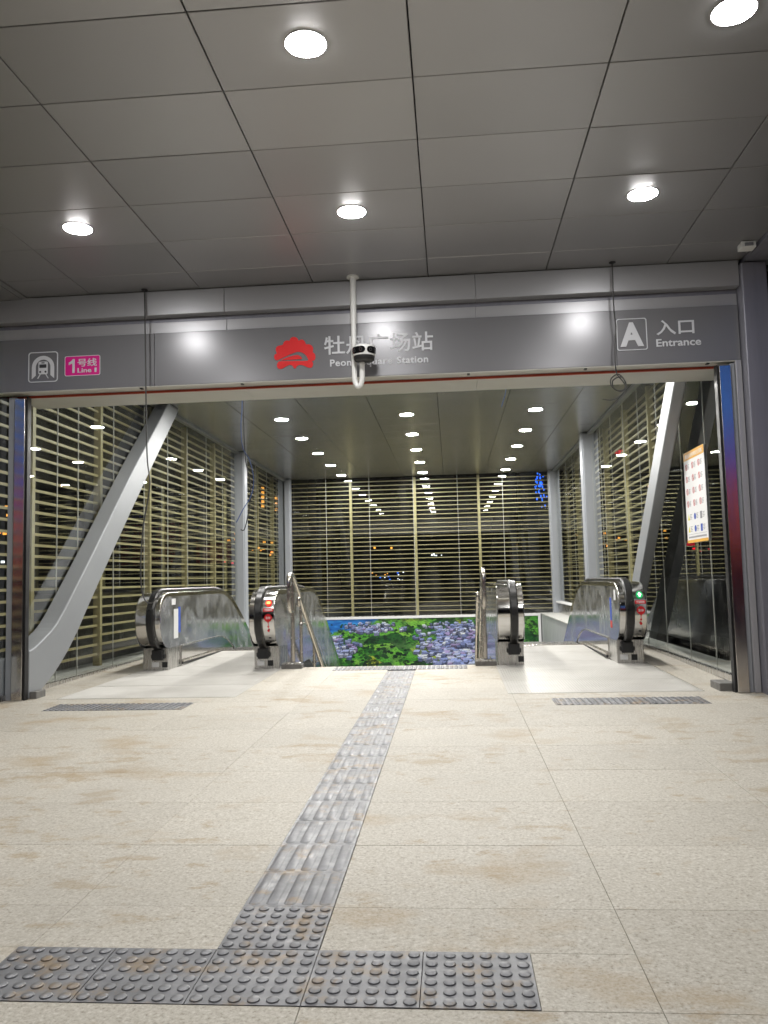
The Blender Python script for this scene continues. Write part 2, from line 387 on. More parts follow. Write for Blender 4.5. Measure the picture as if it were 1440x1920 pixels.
# ------------------------------------------------------------------ ground and paving (structure)
def quad_sheet(rects, z):
    m = MB()
    for x0, x1, y0, y1 in rects:
        b = len(m.v); m.v += [(x0, y0, z), (x1, y0, z), (x1, y1, z), (x0, y1, z)]; m.f.append((b, b+1, b+2, b+3))
    return m
g = quad_sheet([(-900, 900, -900, -5), (-900, -5.2, -5, 19.9), (4.2, 900, -5, 19.9), (-900, 900, 19.9, 1500)], -.16).build('ground', 'asphalt')
tag(g, kind='structure')
pav = MB()
for x0, x1, y0, y1 in ((-5.2, 4.2, -5, 9.18), (-4.05, -3.52, 9.18, 11.2), (2.06, 2.6, 9.18, 11.2)):
    b = len(pav.v)
    pav.v += [(x0, y0, fz(y0)-.018), (x1, y0, fz(y0)-.018), (x1, y1, fz(y1)-.018), (x0, y1, fz(y1)-.018)]
    pav.v += [(x0, y0, -.5), (x1, y0, -.5), (x1, y1, -.5), (x0, y1, -.5)]
    pav.f += [(b, b+1, b+2, b+3), (b, b+4, b+5, b+1), (b+1, b+5, b+6, b+2), (b+2, b+6, b+7, b+3), (b+3, b+7, b+4, b)]
pavement = pav.build('pavement', 'concrete'); tag(pavement, kind='structure')
slab_cache = {}
def slab(x0, x1, y0, y1, name='paving_slab', mat='granite', top=0., gap=.0013, th=.03):
    k = (round(x1-x0, 3), round(y1-y0, 3), mat)
    if k not in slab_cache:
        hx, hy = (x1-x0)/2-gap/2, (y1-y0)/2-gap/2; c = .0012
        v = [(-hx, -hy, -th), (hx, -hy, -th), (hx, hy, -th), (-hx, hy, -th), (-hx, -hy, -c), (hx, -hy, -c), (hx, hy, -c), (-hx, hy, -c), (-hx+c, -hy+c, 0), (hx-c, -hy+c, 0), (hx-c, hy-c, 0), (-hx+c, hy-c, 0)]
        m = MB(); m.v = v; m.f = [(8, 9, 10, 11)]
        for i in range(4):
            j = (i+1) % 4; m.f += [(i, j, 4+j, 4+i), (4+i, 4+j, 8+j, 8+i)]
        me = m.mesh(name); me.materials.append(MT[mat]); slab_cache[k] = me
    o = bpy.data.objects.new(name, slab_cache[k]); yc = (y0+y1)/2
    o.location = ((x0+x1)/2, yc, fz(yc)+top+random.uniform(-.0007, .0004)); o.rotation_euler.x = TILT
    col.objects.link(o); o.parent = pavement; return o
TX0, TS = -.7125, .3
xs = [-4.78, -3.905, -3.03, -2.155, -1.28, -.4125, .48, 1.355, 2.23, 3.105, 3.98]
ys = [2.118-.592*k for k in range(12, 0, -1)]+[2.118, 2.718, 3.308, 3.9, 4.488, 5.08, 5.668, 6.25, 6.84, 7.43, 8.02, 8.61, 9.18]
skip = [(-1.3125, .1875, 2.118, 2.418), (TX0, TX0+TS, 2.418, 8.82), (-3.36, -2.19, 6.49, 6.81), (.776, 1.946, 6.49, 6.81),
        (-3.54, -1.98, 7.09, 9.4), (.5, 2.08, 7.09, 9.4), (-1.32, .14, 8.82, 9.12)]
def carve(r, holes):
    out = [r]
    for h in holes:
        nxt = []
        for x0, x1, y0, y1 in out:
            a0, a1, b0, b1 = max(x0, h[0]), min(x1, h[1]), max(y0, h[2]), min(y1, h[3])
            if a0 >= a1-1e-6 or b0 >= b1-1e-6: nxt.append((x0, x1, y0, y1)); continue
            if b0 > y0: nxt.append((x0, x1, y0, b0))
            if b1 < y1: nxt.append((x0, x1, b1, y1))
            if a0 > x0: nxt.append((x0, a0, b0, b1))
            if a1 < x1: nxt.append((a1, x1, b0, b1))
        out = nxt
    return [q for q in out if q[1]-q[0] > .012 and q[3]-q[2] > .012]
for i in range(len(xs)-1):
    for j in range(len(ys)-1):
        for q in carve((xs[i], xs[i+1], ys[j], ys[j+1]), skip): slab(*q)
for a, b in ((-4.03, -3.53), (2.07, 2.48)):
    for k in range(4): slab(a, b, 9.18+.5*k, 9.68+.5*k)

# tactile tiles
def plate(m, s): m.box(-s/2+.0012, s/2-.0012, -s/2+.0012, s/2-.0012, -.02, .001)
def dome_tile(s=TS):
    m = MB(); plate(m, s); st = s/6
    for i in range(6):
        for j in range(6):
            m.lathe([(.0175, .0005), (.0165, .0042), (.0130, .0064)], (i-2.5)*st, (j-2.5)*st, 0, 12)
    return m
def bar_tile(s=TS):
    m = MB(); plate(m, s)
    for i in range(5):
        x = (i-2)*s/5.1; w_, l = .0205, s/2-.010
        outl = rrect(x-w_, x+w_, -l, l, .0145, 3); inn = rrect(x-w_+.004, x+w_-.004, -l+.004, l-.004, .0105, 3); b = len(m.v); n = len(outl)
        m.v += [(p[0], p[1], .0008) for p in outl]+[(p[0], p[1], .0036) for p in inn]
        m.f += [tuple(range(b+n, b+2*n))]+[(b+q, b+(q+1) % n, b+n+(q+1) % n, b+n+q) for q in range(n)]
    m.sm = True; return m
me_dome = dome_tile().mesh('tactile_dome_tile'); me_dome.materials.append(MT['tactile'])
me_bar = bar_tile().mesh('tactile_bar_tile'); me_bar.materials.append(MT['tactile'])
def tac(me, x, y, sx=1., sy=1., rz=0.):
    o = bpy.data.objects.new('tactile_tile', me); o.location = (x, y, fz(y)+random.uniform(0, .0012)); o.rotation_euler = (TILT, random.uniform(-.002, .002), rz)
    o.scale = (sx, sy, 1); col.objects.link(o); o.parent = pavement; return o
for i in range(-2, 3): tac(me_dome, TX0+TS*(i+.5), 2.268)
tac(me_dome, TX0+TS/2, 2.568)
k = 0
while 2.718+TS*(k+1) < 8.83:
    y = 2.718+TS*(k+.5); tac(me_bar, TX0+TS/2, y); k += 1
for i in range(4):
    tac(me_dome, -3.36+.2925*(i+.5), 6.65, .975, 1.06); tac(me_dome, .776+.2925*(i+.5), 6.65, .975, 1.06)
for i in range(5): tac(me_dome, -1.32+.292*(i+.5), 8.97, .973, 1)

# ------------------------------------------------------------------ stairwell (structure) and stairs
well = MB()
well.box(2.08, 2.47, 11.2, YB-.05, -6.0, .17)
well.box(-4.0, -3.54, 11.2, YB-.05, -6.0, .17)
sw_ = well.build('stairwell_walls', 'stonepanel', bevel=.006); tag(sw_, kind='structure')
B(2.06, 2.48, 11.2, YB-.05, .172, .20).build('coping', 'concrete', sw_, .004); B(-4.0, -3.52, 11.2, YB-.05, .172, .20).build('coping', 'concrete', sw_, .004)
tag(B(-3.54, 2.08, 9.19, YB+.3, -6.3, -6.0).build('stairwell_floor', 'stonepanel'), kind='structure')
tag(B(-4.3, 2.8, YB+.02, YB+.3, -6.2, .16).build('stairwell_rear_wall', 'stonepanel'), kind='structure')
stair = empty('staircase', (-.74, 9.2, 0)); tag(stair, 'pale granite stairs going down between the two escalators', 'stairs')
for k in range(20):
    y = 9.18+.3*k; z = fz(9.18)-.15*(k+1)
    B(-1.93+.74, .45+.74, y-9.2, y+.3-9.2, z-.3, z).build('step', 'granite', stair, .006)

# ------------------------------------------------------------------ mural on the rear wall
X0m, X1m, Z0m, Z1m = -3.45, 2.0, -2.1, .13
mu = empty('mural_lightbox', (-.7, YB-.06, Z0m)); tag(mu, 'wide lit landscape print of a green seaside village in a white frame', 'mural')
def rel(m, o): m.v = [(x-o.location.x, y-o.location.y, z-o.location.z) for x, y, z in m.v]; return m
rel(B(X0m, X1m, YB-.055, YB-.03, Z0m, Z1m), mu).build('print', mural_mat(X0m, X1m, -1.35, Z1m), mu)
def print_ink():
    m, N, L, B_ = newmat('village_print_ink'); a = N.new('ShaderNodeVertexColor'); a.layer_name = 'ink'
    n = noise(N, L, pos(N), 30, 4, .7); c = mixc(N, L, a.outputs[0], (.01, .015, .03, 1), mrange(N, L, n.outputs[0], .50, .66, 0, .55))
    L.new(c, B_.inputs['Base Color']); B_.inputs['Roughness'].default_value = .35
    L.new(c, B_.inputs['Emission Color']); B_.inputs['Emission Strength'].default_value = .3; return m
def village(rng):
    shapes = []
    def cl(x, z):   # how built-up the picture is at a place, after the photograph
        u = (x-X0m)/(X1m-X0m); v = (z+1.35)/(Z1m+1.35)
        b = lambda uc, vc, su, sv: 1-((u-uc)/su)**2-((v-vc)/sv)**2
        return max(b(.66, .56, .20, .44), b(.12, .54, .09, .18), b(.28, .83, .13, .10), b(.52, .33, .05, .08), b(.97, .45, .04, .10))
    def tree(x, z, r, y):
        n = 7; col_ = rng.choice(((.004, .03, .010), (.008, .055, .014), (.02, .10, .02), (.003, .02, .012)))
        shapes.append(([(x+r*rng.uniform(.6, 1.1)*math.cos(2*math.pi*k/n), z+.65*r*rng.uniform(.6, 1.1)*math.sin(2*math.pi*k/n)) for k in range(n)], col_))
    def house(x, z, s_):
        a = rng.uniform(-.35, .35); w_, h, d = s_*rng.uniform(.8, 1.5), s_*rng.uniform(.45, .9), s_*rng.uniform(.25, .5)
        base = rng.choice(((.40, .46, .76), (.30, .38, .72), (.50, .57, .84), (.22, .27, .52), (.68, .73, .92), (.42, .34, .62)))
        sk = d*rng.choice((-1, 1))*.8; tl = w_*a*.35
        roof = [(x, z+h), (x+w_, z+h+tl), (x+w_+sk, z+h+tl+d), (x+sk, z+h+d)]
        front = [(x, z), (x+w_, z+tl), (x+w_, z+h+tl), (x, z+h)]
        k = rng.uniform(.30, .55); shapes.append(([(x-.01, z-.012), (x+w_+.012, z+tl-.012), (x+w_+.01, z+h+tl), (x, z+h)], (.01, .015, .035)))
        shapes.append((front, tuple(c_*k for c_ in base))); g_ = rng.uniform(.8, 1.25); shapes.append((roof, tuple(min(.9, c_*g_) for c_ in base)))
        if sk > 0: shapes.append(([(x+w_, z+tl), (x+w_+sk, z+tl+d), (x+w_+sk, z+h+tl+d), (x+w_, z+h+tl)], tuple(c_*k*.5 for c_ in base)))
        if s_ > .055:
            for q in range(rng.randint(1, 3)):
                wx = x+w_*(.15+.28*q); shapes.append(([(wx, z+h*.3+tl*.3), (wx+w_*.14, z+h*.3+tl*.4), (wx+w_*.14, z+h*.7+tl*.4), (wx, z+h*.7+tl*.3)], (.02, .025, .06)))
    items = []
    for _ in range(1700):
        x, z = rng.uniform(X0m, X1m-.16), rng.uniform(-1.5, Z1m-.12); k = cl(x, z)+rng.gauss(0, .22)
        if k > .12: items.append((z, 'h', x))
        elif rng.random() < .42: items.append((z, 't', x))
    items.sort(reverse=True)
    for z, t_, x in items:
        s_ = .05+.065*max(0, min(1, (Z1m-z)/1.2))
        if t_ == 'h':
            house(x, z, s_*rng.uniform(.75, 1.25))
            if rng.random() < .35: tree(x+rng.uniform(-.08, .08), z-.01, s_*.35, 0)
        else: tree(x, z, s_*rng.uniform(.3, .8), 0)
    me = bpy.data.meshes.new('printed_village'); V, Fc, C = [], [], []
    for i_, (pts, c_) in enumerate(shapes):
        y = YB-.0555-i_*2.2e-7*10; b = len(V)
        pts = [(min(max(p[0], X0m+.002), X1m-.002), min(p[1], Z1m-.002)) for p in pts]
        V += [(p[0]-mu.location.x, y-mu.location.y, p[1]-mu.location.z) for p in pts]; Fc.append(tuple(range(b, b+len(pts)))); C += [tuple(q*.72 for q in c_)]*len(pts)
    me.from_pydata(V, [], Fc); at = me.color_attributes.new('ink', 'FLOAT_COLOR', 'POINT')
    for i_, c_ in enumerate(C): at.data[i_].color = (*c_, 1)
    me.update(); o = put('printed_village', me, print_ink(), mu); o['kind'] = 'stuff'; return o
village(random.Random(5))
for q in ((X0m-.06, X1m+.06, Z1m, Z1m+.055), (X0m-.06, X1m+.06, Z0m-.06, Z0m), (X1m, X1m+.06, Z0m, Z1m), (X0m-.06, X0m, Z0m, Z1m)):
    rel(B(q[0], q[1], YB-.09, YB-.02, q[2], q[3]), mu).build('frame', 'white', mu, .004)

# ------------------------------------------------------------------ ceilings
def ceiling(name, label, xs, ys, z, mat, parent=None):
    root = empty(name, ((xs[0]+xs[-1])/2, (ys[0]+ys[-1])/2, z)); tag(root, label, 'ceiling')
    cache = {}
    for i in range(len(xs)-1):
        for j in range(len(ys)-1):
            w_, l = xs[i+1]-xs[i], ys[j+1]-ys[j]; k = (round(w_, 3), round(l, 3))
            if k not in cache:
                g_, c = .0032, .0025; hx, hy = w_/2-g_, l/2-g_; m = MB()
                m.v = [(-hx, -hy, .03), (hx, -hy, .03), (hx, hy, .03), (-hx, hy, .03), (-hx, -hy, c), (hx, -hy, c), (hx, hy, c), (-hx, hy, c), (-hx+c, -hy+c, 0), (hx-c, -hy+c, 0), (hx-c, hy-c, 0), (-hx+c, hy-c, 0)]
                m.f = [(11, 10, 9, 8)]
                for a in range(4):
                    b = (a+1) % 4; m.f += [(a, b, 4+b, 4+a), (4+a, 4+b, 8+b, 8+a)]
                me = m.mesh('ceiling_panel'); me.materials.append(MT[mat]); cache[k] = me
            o = bpy.data.objects.new('ceiling_panel', cache[k]); col.objects.link(o); o.parent = root
            o.location = ((xs[i]+xs[i+1])/2-root.location.x, (ys[j]+ys[j+1])/2-root.location.y, random.uniform(-.0006, .0006))
            o.rotation_euler = (random.gauss(0, .0019), random.gauss(0, .0015), 0)
    return root
cxs = [-3.74, -3.156, -2.145, -1.134, -.123, .888, 1.9, 2.52]
cys = [6.508-.609*k for k in range(16, 0, -1)]+[6.508, 6.985]
can = ceiling('canopy_ceiling', 'grey metal panel ceiling of the canopy in front of the sign', cxs, cys, ZC, 'ceiling')
rel(B(-5.2, 2.9, -3.4, 7.35, ZC+.045, ZC+.3), can).build('roof_deck', 'plenum', can)
rel(B(-3.79, -3.742, -3.3, 6.985, ZC-.012, ZC+.04), can).build('edge_trim', 'ceiling', can)
rel(B(-5.2, -3.792, -3.3, 6.985, ZC-.02, ZC+.04), can).build('edge_soffit', 'ceiling', can)
rel(B(2.523, 2.9, -3.3, 6.985, ZC-.03, ZC+.04), can).build('edge_soffit', 'outcol', can)
hxs = [-3.985, -3.03, -2.06, -1.09, -.12, .86, 1.83, 2.475]
hys = [7.62+.602*k for k in range(21)]; hys[-1] = YB-.01
hall = ceiling('hall_ceiling', 'dark grey panel ceiling inside the hall above the escalators', hxs, hys, ZH, 'hallceil')
rel(B(-4.35, 2.85, 7.62, YB+.3, ZH+.045, ZH+.3), hall).build('roof_deck', 'plenum', hall)
for x0, x1 in ((-4.04, -3.96), (2.45, 2.53)):
    rel(B(x0, x1, 7.62, YB, ZH-.035, ZH-.004), hall).build('edge_angle', 'postgrey', hall)

# ------------------------------------------------------------------ downlights
trim_me = MB(); ring(trim_me, [(.106*math.cos(2*math.pi*k/32),   .106*math.sin(2*math.pi*k/32)) for k in range(32)], [(.1005*math.cos(2*math.pi*k/32), .1005*math.sin(2*math.pi*k/32)) for k in range(32)], lambda a, b, d: (a, b, d), -.003, .002)
trim_me = trim_me.mesh('trim_ring'); trim_me.materials.append(MT['ceiling'])
def lens_me(mat, dp):
    n = 16; m = MB(); m.v = [(.100*math.cos(2*math.pi*k/n), .100*math.sin(2*math.pi*k/n), 0) for k in range(n)]+[(.070*math.cos(2*math.pi*k/n), .070*math.sin(2*math.pi*k/n), -dp) for k in range(n)]
    m.f = [tuple(n+k for k in reversed(range(n)))]+[(k, n+k, n+(k+1) % n, (k+1) % n) for k in range(n)]
    me = m.mesh('lens'); me.materials.append(MT[mat]); return me
lensA, lensB = lens_me('lens', .008), lens_me('lensin', .0015)
def downlight(x, y, z, me, label, grp):
    t = empty('ceiling_downlight', (x, y, z)); tag(t, label, 'downlight', grp)
    for n, q, dz in (('trim_ring', trim_me, 0), ('lens', me, -.002)):
        o = bpy.data.objects.new(n, q); o.location = (0, 0, dz); col.objects.link(o); o.parent = t
side = ('left', 'middle', 'right')
ordn = ('nearest', 'second', 'third', 'fourth', 'fifth', 'sixth', 'seventh')
for i, x in enumerate((-2.65, -.63, 1.40)):
    for j in range(3):
        y = 5.585-1.84*j
        downlight(x, y, ZC, lensA, f'round canopy downlight, {side[i]} row, {("closest", "second", "third", "fourth")[j]} to the station sign', 'canopy downlights')
for i, x in enumerate((-2.53, -.605, 1.33)):
    for j in range(7):
        y = 12.22+1.71*(j-2)
        downlight(x, y, ZH, lensB, f'round hall downlight, {side[i]} row, {ordn[j]} from the entrance', 'hall downlights')

# ------------------------------------------------------------------ portal: fascia, sign, lintel, posts
Fx = lambda a, b, d: (a, 6.9685-d, b)     # onto the sign face, towards the viewer
fa = empty('upper_fascia', (-.75, YD, 3.31)); tag(fa, 'long grey metal fascia band under the canopy, above the station sign', 'fascia')
fxs = [-5.2, -4.1, -1.93, .28, 2.487]
for a, b in zip(fxs[:-1], fxs[1:]):
    rel(B(a+.002, b-.002, 6.90, 7.3, 3.452, ZC-.006), fa).build('fascia_panel', 'fascia', fa, .003)
    rel(B(a+.002, b-.002, 6.985, 7.3, 3.312, 3.41), fa).build('fascia_panel', 'fascia', fa, .003)
rel(B(-5.2, 2.487, 7.0, 7.3, 3.30, 3.46), fa).build('shadow_gap', 'outcol', fa)  # recess backing painted darker than the fascia to stand in for its shade
sg = empty('station_sign', (-.75, YD, 2.83)); tag(sg, 'long dark grey station sign with white lettering and red flower emblem over the entrance', 'sign')
for a, b in ((-4.15, -2.588), (-2.588, 1.463), (1.463, 2.485)):
    rel(B(a+.0018, b-.0018, 6.97, 7.10, 2.832, 3.309), sg).build('sign_panel', 'sign', sg, .002)
    rel(B(a+.0018, b-.0018, 6.975, 7.10, 2.824, 2.8315), sg).build('sign_underside', 'soffit', sg)
def sgput(name, m, mat, **k): return rel(m, sg).build(name, mat, sg, **k)
def sgtext(name, s, a0, a1, b0, b1, mat='letter', bold=0., par=None, lift=.0, space=1.):
    me = text_mesh(name, s, lambda a, b, d: (a-sg.location.x, 6.9685-d-lift-sg.location.y, b-sg.location.z), a0, a1, b0, b1, .005, bold, space)
    return put(name, me, mat, par or sg)
sgtext('chinese_lettering', '牡丹广场站', -1.055, -.098, 3.035, 3.205, bold=.012)
for w_, a_, b_, z_ in (('Peony', -1.005, -.767, 2.914), ('Square', -.732, -.455, 2.914), ('Station', -.418, -.145, 2.931)): sgtext('english_lettering', w_, a_, b_, z_, 2.994, bold=.02, space=1.06)
sgtext('chinese_lettering', '入口', 1.80, 2.115, 3.075, 3.205, bold=.012)
sgtext('english_lettering', 'Entrance', 1.795, 2.165, 2.975, 3.04, bold=.016)
m = MB(); o_ = rrect(1.468, 1.722, 2.955, 3.232, .02); i_ = rrect(1.475, 1.715, 2.962, 3.225, .016); ring(m, o_, i_, Fx, 0, .005); sgput('exit_frame', m, 'letter')
sgtext('exit_letter', 'A', 1.495, 1.692, 2.988, 3.198, bold=.045)
# tunnel pictogram
m = MB(); o_ = rrect(-3.759, -3.482, 2.909, 3.188, .028); i_ = rrect(-3.751, -3.490, 2.917, 3.180, .022); ring(m, o_, i_, Fx, 0, .005); pic = sgput('metro_pictogram', m, 'letter')
cx_, arch = -3.6205, []
def archline(r, zc, zb):
    return [(cx_+r, zb)]+[(cx_+r*math.cos(t*math.pi/14), zc+r*math.sin(t*math.pi/14)) for t in range(15)]+[(cx_-r, zb)]
outr, inr = archline(.104, 3.047, 2.942), archline(.070, 3.047, 2.972)
m = MB(); m.prism(outr+inr[::-1], Fx, 0, .005); sgput('pictogram_tunnel', m, 'letter')
m = MB(); m.prism(rrect(cx_-.043, cx_+.043, 2.982, 3.098, .012), Fx, 0, .005)
m.prism([(cx_-.030, 2.982), (cx_-.022, 2.982), (cx_-.044, 2.944), (cx_-.053, 2.944)], Fx, 0, .005)
m.prism([(cx_+.030, 2.982), (cx_+.053, 2.944), (cx_+.044, 2.944), (cx_+.022, 2.982)], Fx, 0, .005); sgput('pictogram_train', m, 'letter')
m = MB(); m.prism(rrect(cx_-.033, cx_+.033, 3.040, 3.072, .005), Fx, .005, .0062); m.prism(rrect(cx_-.015, cx_+.015, 3.081, 3.090, .003), Fx, .005, .0062)
for s in (-1, 1): m.prism(rrect(cx_+s*.025-.0095, cx_+s*.025+.0095, 2.994, 3.013, .0094), Fx, .005, .0062)
sgput('pictogram_window', m, 'signdark')
m = MB(); m.prism(rrect(-3.412, -3.092, 2.957, 3.131, .014), Fx, 0, .004); badge = sgput('line_badge', m, 'pink')
m = MB(); ring(m, rrect(-3.417, -3.087, 2.952, 3.136, .018), rrect(-3.412, -3.092, 2.957, 3.131, .014), Fx, 0, .005); sgput('badge_frame', m, 'letter')
m = MB(); m.prism([(-3.344+q[0]*.001, 2.980+q[1]*.001) for q in ((0, 0), (20, 0), (20, 127), (4, 127), (-8, 110), (-34, 96), (-34, 74), (0, 90))], Fx, .003, .008); sgput('badge_numeral', m, 'letter')
sgtext('badge_lettering', '号线', -3.296, -3.118, 3.035, 3.108, bold=.01, lift=.003)
sgtext('badge_lettering', 'Line', -3.296, -3.168, 2.980, 3.022, bold=.014, lift=.003); sgtext('badge_lettering', '1', -3.138, -3.120, 2.980, 3.020, bold=.008, lift=.003)
# flower emblem
def lg(p):
    zx, zy = p; zy = zy+.055*(zx-640)
    return (-1.502+(zx-165)/950*.369, 3.212-(zy-190)/680*.287)
def smooth_outline(pts, sharp=(), n=4):
    out = []; P = [Vector((*p, 0)) for p in pts]; N_ = len(P)
    for i in range(N_):
        p0, p1, p2, p3 = P[i-1], P[i], P[(i+1) % N_], P[(i+2) % N_]
        for k in range(n):
            t = k/n; q = .5*((2*p1)+(p2-p0)*t+(2*p0-5*p1+4*p2-p3)*t*t+(3*p1-p0-3*p2+p3)*t**3); out.append((q.x, q.y))
    return out
flower = [(240, 690), (185, 672), (165, 620), (182, 568), (228, 542), (205, 480), (215, 420), (262, 383), (330, 368), (376, 352), (390, 305), (440, 268), (495, 264), (527, 272), (548, 218), (600, 190), (660, 190), (712, 220), (733, 266), (790, 240), (850, 255), (888, 300), (905, 345), (965, 340), (1030, 367), (1066, 425), (1052, 508), (1098, 537), (1115, 600), (1100, 660), (1058, 692), (1030, 690), (1058, 745), (1040, 815), (990, 842), (920, 826), (860, 800), (780, 780), (715, 792), (685, 812), (660, 850), (640, 862), (612, 842), (580, 800), (530, 782), (470, 800), (400, 840), (330, 870), (270, 870), (232, 832), (232, 770), (262, 726), (310, 708), (500, 704), (720, 698), (940, 690), (930, 630), (885, 565), (800, 515), (700, 505), (560, 550), (400, 622)]
island = [(330, 686), (450, 632), (560, 598), (690, 572), (755, 588), (790, 618), (803, 652), (700, 664), (500, 678)]
m = MB(); m.prism([lg(p) for p in smooth_outline(flower, n=2)], Fx, 0, .004); m.prism([lg(p) for p in smooth_outline(island)], Fx, 0, .004); sgput('flower_emblem', m, 'redlogo')
# clips under the sign
for x in (-2.72, -1.80, .20, 1.20, 2.22): sgput('clip', B(x-.012, x+.012, 6.99, 7.03, 2.815, 2.832), 'blackp')
# lintel soffit
li = empty('portal_lintel', (-.75, 7.2, 2.8)); tag(li, 'pale grey lintel soffit with a thin red edge under the station sign', 'lintel')
for a, b in ((-3.99, -1.82), (-1.82, .28), (.28, 2.47)):
    rel(B(a+.0015, b-.0015, 7.135, 7.60, 2.81, 2.84), li).build('soffit_panel', 'soffit', li, .002)
rel(B(-3.99, 2.47, 7.101, 7.112, 2.822, 2.84), li).build('track_lip', 'postgrey', li)
rel(B(-3.99, 2.47, 7.113, 7.134, 2.803, 2.84), li).build('red_edge', 'red_edge', li)
rel(B(-4.0, 2.48, 7.104, 7.60, 2.842, ZH+.1), li).build('lintel_core', 'soffit', li)
# posts
def post(name, label, parts):
    t = empty(name, parts[0][0]); tag(t, label, 'door post')
    for _, n, bx, mat, bv in parts: rel(B(*bx), t).build(n, mat, t, bv)
z0 = fz(7.05)
post('door_post', 'polished steel door post on the left side of the portal', [((-3.86, 7.05, z0), 'steel_face', (-3.914, -3.817, 7.02, 7.10, z0, 2.78), 'steelpost', .004),
     (0, 'side_channel', (-3.985, -3.916, 7.05, 7.12, z0, 2.80), 'postgrey', .004), (0, 'rubber_seal', (-3.815, -3.803, 7.05, 7.11, z0, 2.80), 'blackp', 0)])
post('door_post', 'polished steel door post on the right side of the portal', [((2.35, 6.98, z0), 'steel_face', (2.299, 2.393, 6.96, 7.06, z0, 2.79), 'steelpost', .004),
     (0, 'side_channel', (2.395, 2.432, 6.985, 7.08, z0, 2.81), 'postgrey', .004), (0, 'side_channel', (2.434, 2.484, 6.96, 7.10, z0, 2.83), 'fascia', .004), (0, 'rubber_seal', (2.285, 2.297, 6.99, 7.06, z0, 2.80), 'blackp', 0)])
tag(B(2.49, 2.70, 6.86, 7.35, fz(6.86)-.02, ZC-.04).build('entrance_column', 'outcol', bevel=.012), 'mauve grey square column at the right end of the sign', 'column')
tag(B(2.19, 2.33, 7.075, 7.33, z0-.005, z0+.065).build('stone_block', 'darkstone', bevel=.006), 'small dark stone block at the foot of the right door post', 'stone block')
tag(B(-3.80, -3.735, 7.13, 7.30, z0-.005, z0+.065).build('stone_block', 'darkstone', bevel=.006), 'small grey stone block at the foot of the left door post', 'stone block')
tag(B(-4.5, -4.0, 6.75, 7.15, fz(6.75)-.02, .44).build('column_plinth', 'postgrey', bevel=.02), 'low grey plinth outside the left door post', 'plinth')

# ------------------------------------------------------------------ leaning columns
def lean(name, label, pts, x0, x1):
    m = MB(); m.prism(pts, lambda a, b, d: (d, a, b), x0, x1); o = m.build(name, 'colgrey', bevel=.012); tag(o, label, 'column'); return o
up = spline([(7.125, .50, 0), (7.24, .53, 0), (7.43, .61, 0), (7.64, .72, 0), (7.97, 1.0, 0), (8.56, 1.54, 0), (9.5, 2.42, 0), (10.4, 3.21, 0), (10.78, ZH, 0)], 4)
dn = spline([(11.22, ZH, 0), (10.65, 3.03, 0), (9.85, 2.30, 0), (9.10, 1.60, 0), (8.34, .87, 0), (8.07, .60, 0), (7.79, .37, 0), (7.5, .19, 0), (7.24, .078, 0)], 4)
lean('leaning_column', 'light grey leaning column with a curved foot beside the left glass wall', [(7.125, .072)]+[(p.x, p.y) for p in up]+[(p.x, p.y) for p in dn], -3.985, -3.803)
lean('leaning_column', 'light grey column leaning forward beside the right glass wall, safety notice next to it', [(7.52, ZH), (7.90, ZH), (11.35, .12), (10.92, .12)], 2.25, 2.37)

# ------------------------------------------------------------------ glass walls with slats
SP = .1116
SPB = .106
def slat_run(root, along, fixed, a, b, zb, zt, axis, sp=SP, ph=0., th=.027, cut=None):
    z = zb+ph; a_ = a
    while z < zt:
        a = max(a_, cut(z)) if cut else a_
        if a > b-.05: z += sp; continue
        jig = random.uniform(-.0012, .0012)
        if axis == 'y': ub('slat', 'slat', (fixed, (a+b)/2, z+jig), (.022, b-a, th), root)
        else: ub('slat', 'slat', ((a+b)/2, fixed, z+jig), (b-a, .022, th), root)
        z += sp
def pane_run(root, axis, fixed, cuts, zb, zt):
    for a, b in zip(cuts[:-1], cuts[1:]):
        c, l = (a+b)/2, b-a-.008
        zc, h = (zb+zt)/2, zt-zb
        if axis == 'y':
            ub('glass_pane', 'glass', (fixed, c, zc), (.012, l, h), root)
            ub('glass_joint', 'seal', (fixed, b, zc), (.010, .008, h), root)
        else:
            ub('glass_pane', 'glass', (c, fixed, zc), (l, .012, h), root)
            ub('glass_joint', 'seal', (b, fixed, zc), (.008, .010, h), root)
ZSL = .265
wl = empty('louvred_glass_wall'); tag(wl, 'long left glass wall with olive gold slats behind it', 'glass wall')
lm = [6.27, 7.86, 9.46, 11.07, 12.66, 14.22, 15.9, 17.5, 19.05]
for y in lm[1:]: ub('mullion', 'slat', (-4.21, y, 1.82), (.085, .06, 3.5), wl)
for a, b in zip(lm, lm[1:]+[19.75]): slat_run(wl, 'y', -4.21, a+.03, b-.03, ZSL, 3.52, 'y')
pane_run(wl, 'y', XL, [6.5, 8.01, 8.48, 9.41, 10.39, 11.29, 12.16, 13.14, 14.1, 15.1, 15.62, 16.6, 17.6, 18.6, 19.5], .10, 3.54)
ub('base_rail', 'brushed', (XL, 13.0, .085), (.05, 13.2, .07), wl); ub('outer_kerb', 'concrete', (-4.25, 13.0, .02), (.36, 13.2, .22), wl)
wr = empty('louvred_glass_wall'); tag(wr, 'long right glass wall with olive gold slats behind its far part', 'glass wall')
rm = [9.46, 11.07, 12.66, 14.22, 15.9, 17.5, 19.05]
for y in rm:
    zl = max(.07, (13.35-y)/.985-.08)
    if zl < 3.4: ub('mullion', 'slat', (2.72, y, (zl+3.57)/2), (.085, .06, 3.57-zl), wr)
m = MB(); m.prism([(13.35, -.08), (13.45, -.08), (9.86, 3.57), (9.76, 3.57)], lambda a, b, d: (d, a, b), 2.69, 2.75); m.build('end_bar', 'outcol', wr)
